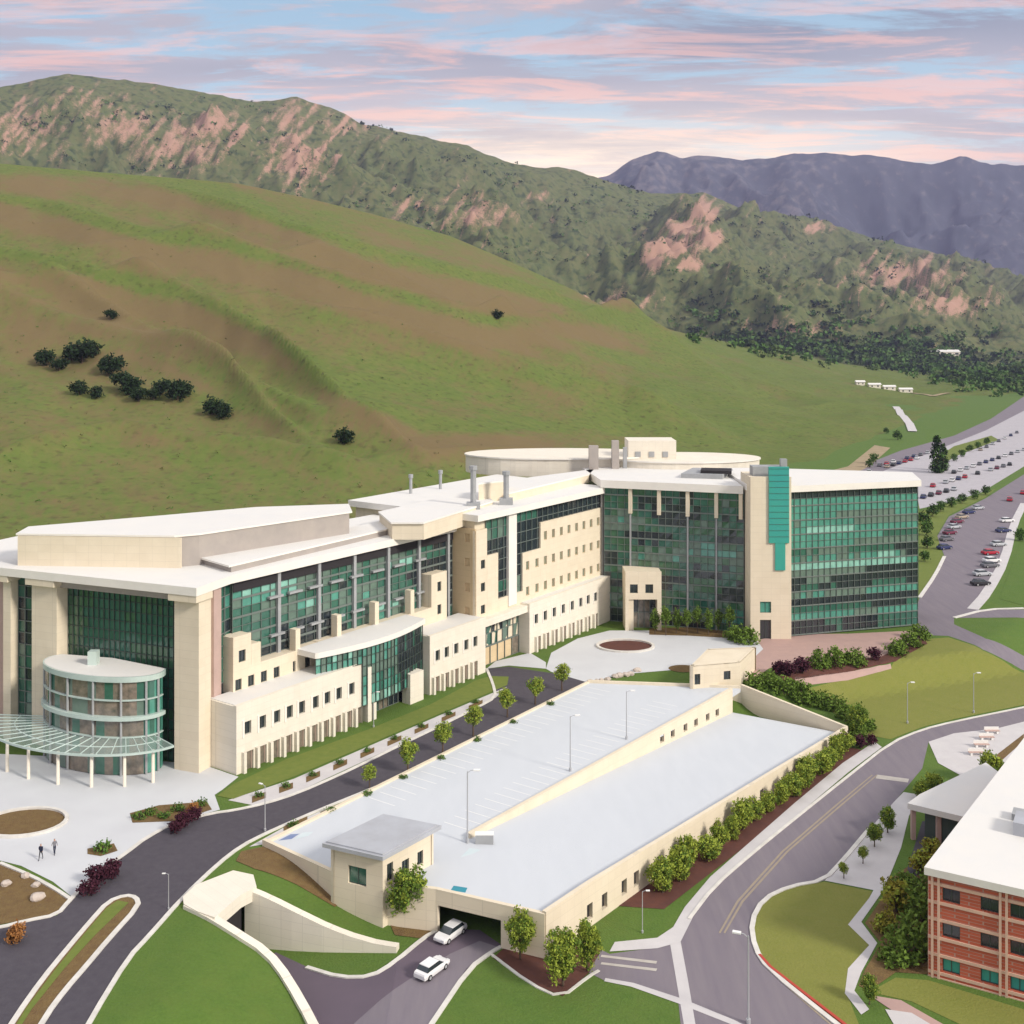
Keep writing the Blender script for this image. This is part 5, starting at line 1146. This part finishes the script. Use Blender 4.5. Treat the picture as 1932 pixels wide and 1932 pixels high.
lamp(ground_at(1837, 1345), 'right of two lamp posts on the olive lawn by the avenue', .75)
lamp(ground_at(1212, 1760), 'short lamp post between the hedge and the sidewalk', .5)
lamp(ground_at(705, 1372), 'pale post standing on the verge before the teal glass', .6)
# cars
def car_parts(color, L=4.5, W=1.8, H=1.45, van=False):
    body = MB().use(color)
    prof = [(-L / 2, .35, .75), (-L / 2 + .1, .28, .92), (-L * .28, .25, .98), (L * .18, .25, .96), (L * .4, .27, .86), (L / 2 - .05, .32, .70), (L / 2, .38, .6)]
    rings = []
    for x, z0, z1 in prof:
        w_ = W / 2 * (1 if abs(x) < L * .42 else .9); rings.append([(x, -w_ * .94, z0), (x, -w_, (z0 + z1) / 2), (x, -w_ * .93, z1), (x, w_ * .93, z1), (x, w_, (z0 + z1) / 2), (x, w_ * .94, z0)])
    vs = [p for r_ in rings for p in r_]; n = len(rings)
    body.mesh(vs, [(i * 6 + k, i * 6 + (k + 1) % 6, (i + 1) * 6 + (k + 1) % 6, (i + 1) * 6 + k) for i in range(n - 1) for k in range(6)] + [tuple(range(5, -1, -1)), tuple((n - 1) * 6 + k for k in range(6))])
    x0, x1 = -L * (.44 if van else .38), L * .16
    body.mesh([(x0 + .35, -W * .37, H), (x1 - .35, -W * .37, H), (x1 - .35, W * .37, H), (x0 + .35, W * .37, H), (x0 + .32, -W * .38, H - .06), (x1 - .3, -W * .38, H - .06), (x1 - .3, W * .38, H - .06), (x0 + .32, W * .38, H - .06)], [(0, 1, 2, 3), (4, 5, 1, 0), (5, 6, 2, 1), (6, 7, 3, 2), (7, 4, 0, 3)])
    gl_ = MB().use('g1'); gl_.mesh([(x0, -W * .45, .95), (x1 + .45, -W * .45, .93), (x1 + .45, W * .45, .93), (x0, W * .45, .95), (x0 + .32, -W * .38, H - .06), (x1 - .3, -W * .38, H - .06), (x1 - .3, W * .38, H - .06), (x0 + .32, W * .38, H - .06)], [(0, 1, 5, 4), (1, 2, 6, 5), (2, 3, 7, 6), (3, 0, 4, 7)])
    wh = []
    for sx in (-L * .3, L * .31):
        for sy in (-1, 1):
            m = MB().use('tyre'); m.tube([(sx, sy * (W / 2 - .2), .33), (sx, sy * (W / 2 + .01), .33)], .33, 14); m.use('chrome'); m.tube([(sx, sy * (W / 2 - .1), .33), (sx, sy * (W / 2 + .03), .33)], .19, 10); wh.append(m)
    hl = MB().use('lens'); 
    for sy in (-1, 1): hl.box(L / 2 - .08, L / 2 + .01, sy * W * .33 - .18, sy * W * .33 + .18, .6, .72)
    return body, gl_, wh, hl
CC = {'white': (.75, .75, .76), 'silver': (.45, .47, .50), 'black': (.02, .02, .025), 'red': (.40, .02, .04), 'dark blue': (.03, .04, .12), 'maroon': (.16, .03, .06), 'grey': (.14, .14, .16), 'tan': (.40, .33, .25)}
for k, c in CC.items(): M['car_' + k] = mat('car_paint_' + k.replace(' ', '_'), c, .3, spec=.5)
def car_full(p, rot, color, label):
    b_, g_, wh, hl = car_parts('car_' + color); o = empty('parked_car' if 'parked' in label else 'car', p, label, 'car'); o.rotation_euler.z = rot; ORG[o] = Vector((0, 0, 0)); o.scale = (.84, .84, .84)
    b_.build('body', o, True if False else False); g_.build('window_band', o); hl.build('headlight', o)
    for w_ in wh: w_.build('wheel', o)
    return o
dang = math.atan2(D.y, D.x)
pc = GT(850, 1768); car_full(Vector((pc.x, pc.y, gz(pc.x, pc.y) + .03)), dang + math.pi, 'white', 'white car leaving the dark garage entrance')
pc = GT(815, 1836); car_full(Vector((pc.x, pc.y, gz(pc.x, pc.y) + .05)), dang, 'white', 'white car on the driveway just below the garage entrance')
smallc = {}
for k in CC:
    b_, g_, wh, hl = car_parts('car_' + k); m = MB()
    for q in [b_, g_, hl] + wh:
        for mt_ in q.mats: m.use(mt_)
        base = len(m.v); m.v += q.v
        for f, mi in zip(q.f, q.m): m.f.append(tuple(base + i for i in f)); m.m.append(m.mats.index(q.mats[mi]))
    o = m.build('parked_car'); smallc[k] = o.data; bpy.data.objects.remove(o)
def scar(p, rot, color, label, group):
    o = bpy.data.objects.new('parked_car', smallc[color]); col.objects.link(o); o.location = p; o.rotation_euler.z = rot; tag(o, label, 'car', group)
for i, (u, v, c) in enumerate(((1850, 1104, 'black'), (1853, 1086, 'silver'), (1868, 1070, 'grey'), (1871, 1061, 'white'), (1868, 1046, 'red'), (1884, 1030, 'silver'), (1893, 1004, 'dark blue'), (1900, 985, 'white'))):
    scar(ground_at(u, v), .25, c, '%s parked car along the right kerb, %s' % (ORD[i], c), 'cars parked along the right kerb of the far road')
for i, (u, v, c) in enumerate(((1782, 1036, 'dark blue'), (1786, 1020, 'grey'), (1792, 1008, 'maroon'), (1800, 997, 'silver'), (1806, 987, 'maroon'), (1815, 978, 'tan'), (1828, 969, 'dark blue'), (1845, 961, 'silver'))):
    scar(ground_at(u, v), .5, c, '%s parked car from the near end of the left kerb row, %s' % (ORD[i], c), 'cars parked along the left kerb of the far road')
rc = random.Random(21); keys = list(CC); wts = [5, 5, 3, 2, 3, 1, 3, 1]
rowsC = [((1742, 940), (1800, 925), 5, 'row nearest the green bank in the far lot'), ((1748, 922), (1905, 878), 14, 'second row of the far lot'), ((1800, 893), (1932, 850), 12, 'third row of the far lot'), ((1640, 892), (1730, 866), 9, 'row behind the glass building roof'), ((1660, 880), (1750, 856), 8, 'upper row behind the glass building roof'), ((1850, 850), (1930, 812), 8, 'top row of the far lot'), ((1905, 945), (1930, 932), 2, 'pair by the far road')]
for (a_, b_, n_, rn) in rowsC:
    for i in range(n_):
        if rc.random() < .12 and n_ > 3: continue
        c = rc.choices(keys, wts)[0] if rn[:4] != 'pair' else 'red'; u = lerp(a_[0], b_[0], i / (n_ - 1)); v = lerp(a_[1], b_[1], i / (n_ - 1))
        scar(ground_at(u, v), 1.1, c, '%s %s car from the left, %s' % ('first' if i == 0 else ORD[i], c, rn), 'cars in the far parking lots')
# trash / block by the stair landing on the deck
m = MB().use('grey'); p = at(914, 1590, .2); m.box(p.x - 1, p.x + 1, p.y - .4, p.y + .4, .2, 1.2); m.use('white'); m.box(p.x - 1.05, p.x + 1.05, p.y - .45, p.y + .45, 1.2, 1.3); m.build_own('ticket_machine', 'grey machine at the near end of the divider wall on the garage deck', 'machine')
# crosswalk benches right
for i, (u, v) in enumerate(((1842, 1425), (1852, 1410), (1862, 1396), (1872, 1384))):
    p = ground_at(u, v); m = MB().use('pink')
    m.box(p.x - 1.1, p.x + 1.1, p.y - .25, p.y + .25, p.z + .4, p.z + .5); m.use('white'); m.box(p.x - .9, p.x - .6, p.y - .22, p.y + .22, p.z, p.z + .4); m.box(p.x + .6, p.x + .9, p.y - .22, p.y + .22, p.z, p.z + .4); m.box(p.x - 1.1, p.x + 1.1, p.y + .25, p.y + .32, p.z + .5, p.z + .95)
    m.build_own('bench', '%s bench on the small plaza right of the avenue' % ORD[i], 'bench', 'benches on the small plaza')
# people on the plaza
def person(p, label, shirt, trousers, step):
    V = [(0, 0, .95), (0, 0, 1.15), (0, 0, 1.38), (0, 0, 1.5), (0, .02, 1.62), (0, .0, 1.72), (-.17, 0, 1.4), (-.24, step * .1, 1.15), (-.25, step * .22, .92), (.17, 0, 1.4), (.24, -step * .1, 1.15), (.25, -step * .22, .92), (-.09, 0, .88), (-.1, -step * .12, .5), (-.1, -step * .28, .08), (-.1, -step * .28 - .16, .04), (.09, 0, .88), (.1, step * .16, .5), (.1, step * .3, .08), (.1, step * .3 - .16, .04)]
    E = [(0, 1), (1, 2), (2, 3), (3, 4), (4, 5), (2, 6), (6, 7), (7, 8), (2, 9), (9, 10), (10, 11), (0, 12), (12, 13), (13, 14), (14, 15), (0, 16), (16, 17), (17, 18), (18, 19)]
    rad = [.14, .13, .15, .06, .1, .09, .07, .05, .04, .07, .05, .04, .1, .07, .05, .045, .1, .07, .05, .045]
    me = bpy.data.meshes.new('p'); me.from_pydata(V, E, []); o = bpy.data.objects.new('p', me); col.objects.link(o)
    o.modifiers.new('s', 'SKIN'); sv = me.skin_vertices[0].data
    for i, r_ in enumerate(rad): sv[i].radius = (r_, r_ * .8)
    sv[0].use_root = True; o.modifiers.new('u', 'SUBSURF').levels = 1
    bpy.context.view_layer.update(); dg = bpy.context.evaluated_depsgraph_get(); ev = o.evaluated_get(dg); m2 = bpy.data.meshes.new_from_object(ev)
    bpy.data.objects.remove(o)
    for mt_ in (M['skin'], shirt, trousers, M['hole']): m2.materials.append(mt_)
    for f in m2.polygons:
        c = f.center; f.material_index = 2 if c.z < .93 and abs(c.x) < .2 else (0 if c.z > 1.48 or (abs(c.x) > .2 and c.z < 1.0) else 1)
        if c.z > 1.68 or (c.z > 1.6 and c.y > .04): f.material_index = 3
        if c.z < .1: f.material_index = 3
    o = bpy.data.objects.new('person', m2); col.objects.link(o); o.location = p; return tag(o, label, 'person', 'people walking on the plaza')
M['navy'] = mat('navy_cloth', (.02, .025, .05), .9); M['char'] = mat('charcoal_cloth', (.04, .04, .045), .9); M['greyc'] = mat('grey_cloth', (.18, .18, .2), .9)
person(ground_at(77, 1622), 'person in dark clothing walking on the plaza, left of the pair', M['navy'], M['char'], 1)
o = person(ground_at(103, 1612), 'person in grey top walking on the plaza, right of the pair', M['greyc'], M['navy'], .8); o.rotation_euler.z = .7
# far low buildings in the valley
def shed(u0, u1, v, h, dep, label, roofm='roof', wallm='creamlight', n=4):
    p = cast((u0 + u1) / 2, v); w_ = (u1 - u0) / F * p.y; o = empty('low_building', p, label, 'building'); m = MB().use(wallm)
    m.box(p.x - w_ / 2, p.x + w_ / 2, p.y, p.y + dep, p.z - 3, p.z + h); m.build('wall', o)
    m = MB().use(roofm); x0, x1, y0, y1, z = p.x - w_ / 2 - .6, p.x + w_ / 2 + .6, p.y - .6, p.y + dep + .6, p.z + h
    m.mesh([(x0, y0, z), (x1, y0, z), (x1, y1, z), (x0, y1, z), (x0, (y0 + y1) / 2, z + h * .5), (x1, (y0 + y1) / 2, z + h * .5)], [(0, 1, 5, 4), (2, 3, 4, 5), (0, 4, 3), (1, 2, 5)]); m.build('roof', o)
    for k in range(n): m = MB().use('g1'); a_ = p.x - w_ / 2 + w_ * (k + .5) / n; m.box(a_ - w_ * .06, a_ + w_ * .06, p.y - .1, p.y + .02, p.z + h * .35, p.z + h * .75); m.build('window', o)
shed(1758, 1812, 672, 7, 20, 'white roofed long building among the trees in the valley')
for i, (a_, b_, v) in enumerate(((1616, 1632, 727), (1640, 1662, 732), (1668, 1690, 736), (1698, 1722, 741))): shed(a_, b_, v, 3.2, 5, '%s low white shed from the left at the edge of the far meadow' % ('first' if i == 0 else ORD[i]), n=2)
# dirt trail by the far meadow
def trail(pts, w_, mt='dirt'):
    m = MB().use(mt); P = [cast(u, v) for u, v in pts]
    R_ = []
    for a_, b_ in zip(P, P[1:]): R_ += [a_.lerp(b_, k / 6) for k in range(6)]
    R_.append(P[-1]); Q = []
    for p in R_:
        z = p.z
        for bv in BV[:1]:
            h = bv.ray_cast(Vector((p.x, p.y, 900)), Vector((0, 0, -1)))
            if h[0]: z = max(h[0].z, gz(p.x, p.y))
        Q.append(Vector((p.x, p.y, z + .5)))
    for i in range(len(Q) - 1):
        a_, b_ = Q[i], Q[i + 1]; d_ = (b_ - a_).normalized(); n_ = Vector((d_.y, -d_.x, 0)) * w_ / 2; m.face([a_ - n_, a_ + n_, b_ + n_, b_ - n_])
    tag(m.build('trail'), kind='structure')
trail([(1690, 768), (1703, 785), (1716, 800), (1722, 815)], 5, 'walk')
trail([(1722, 742), (1760, 748), (1790, 742)], 5)
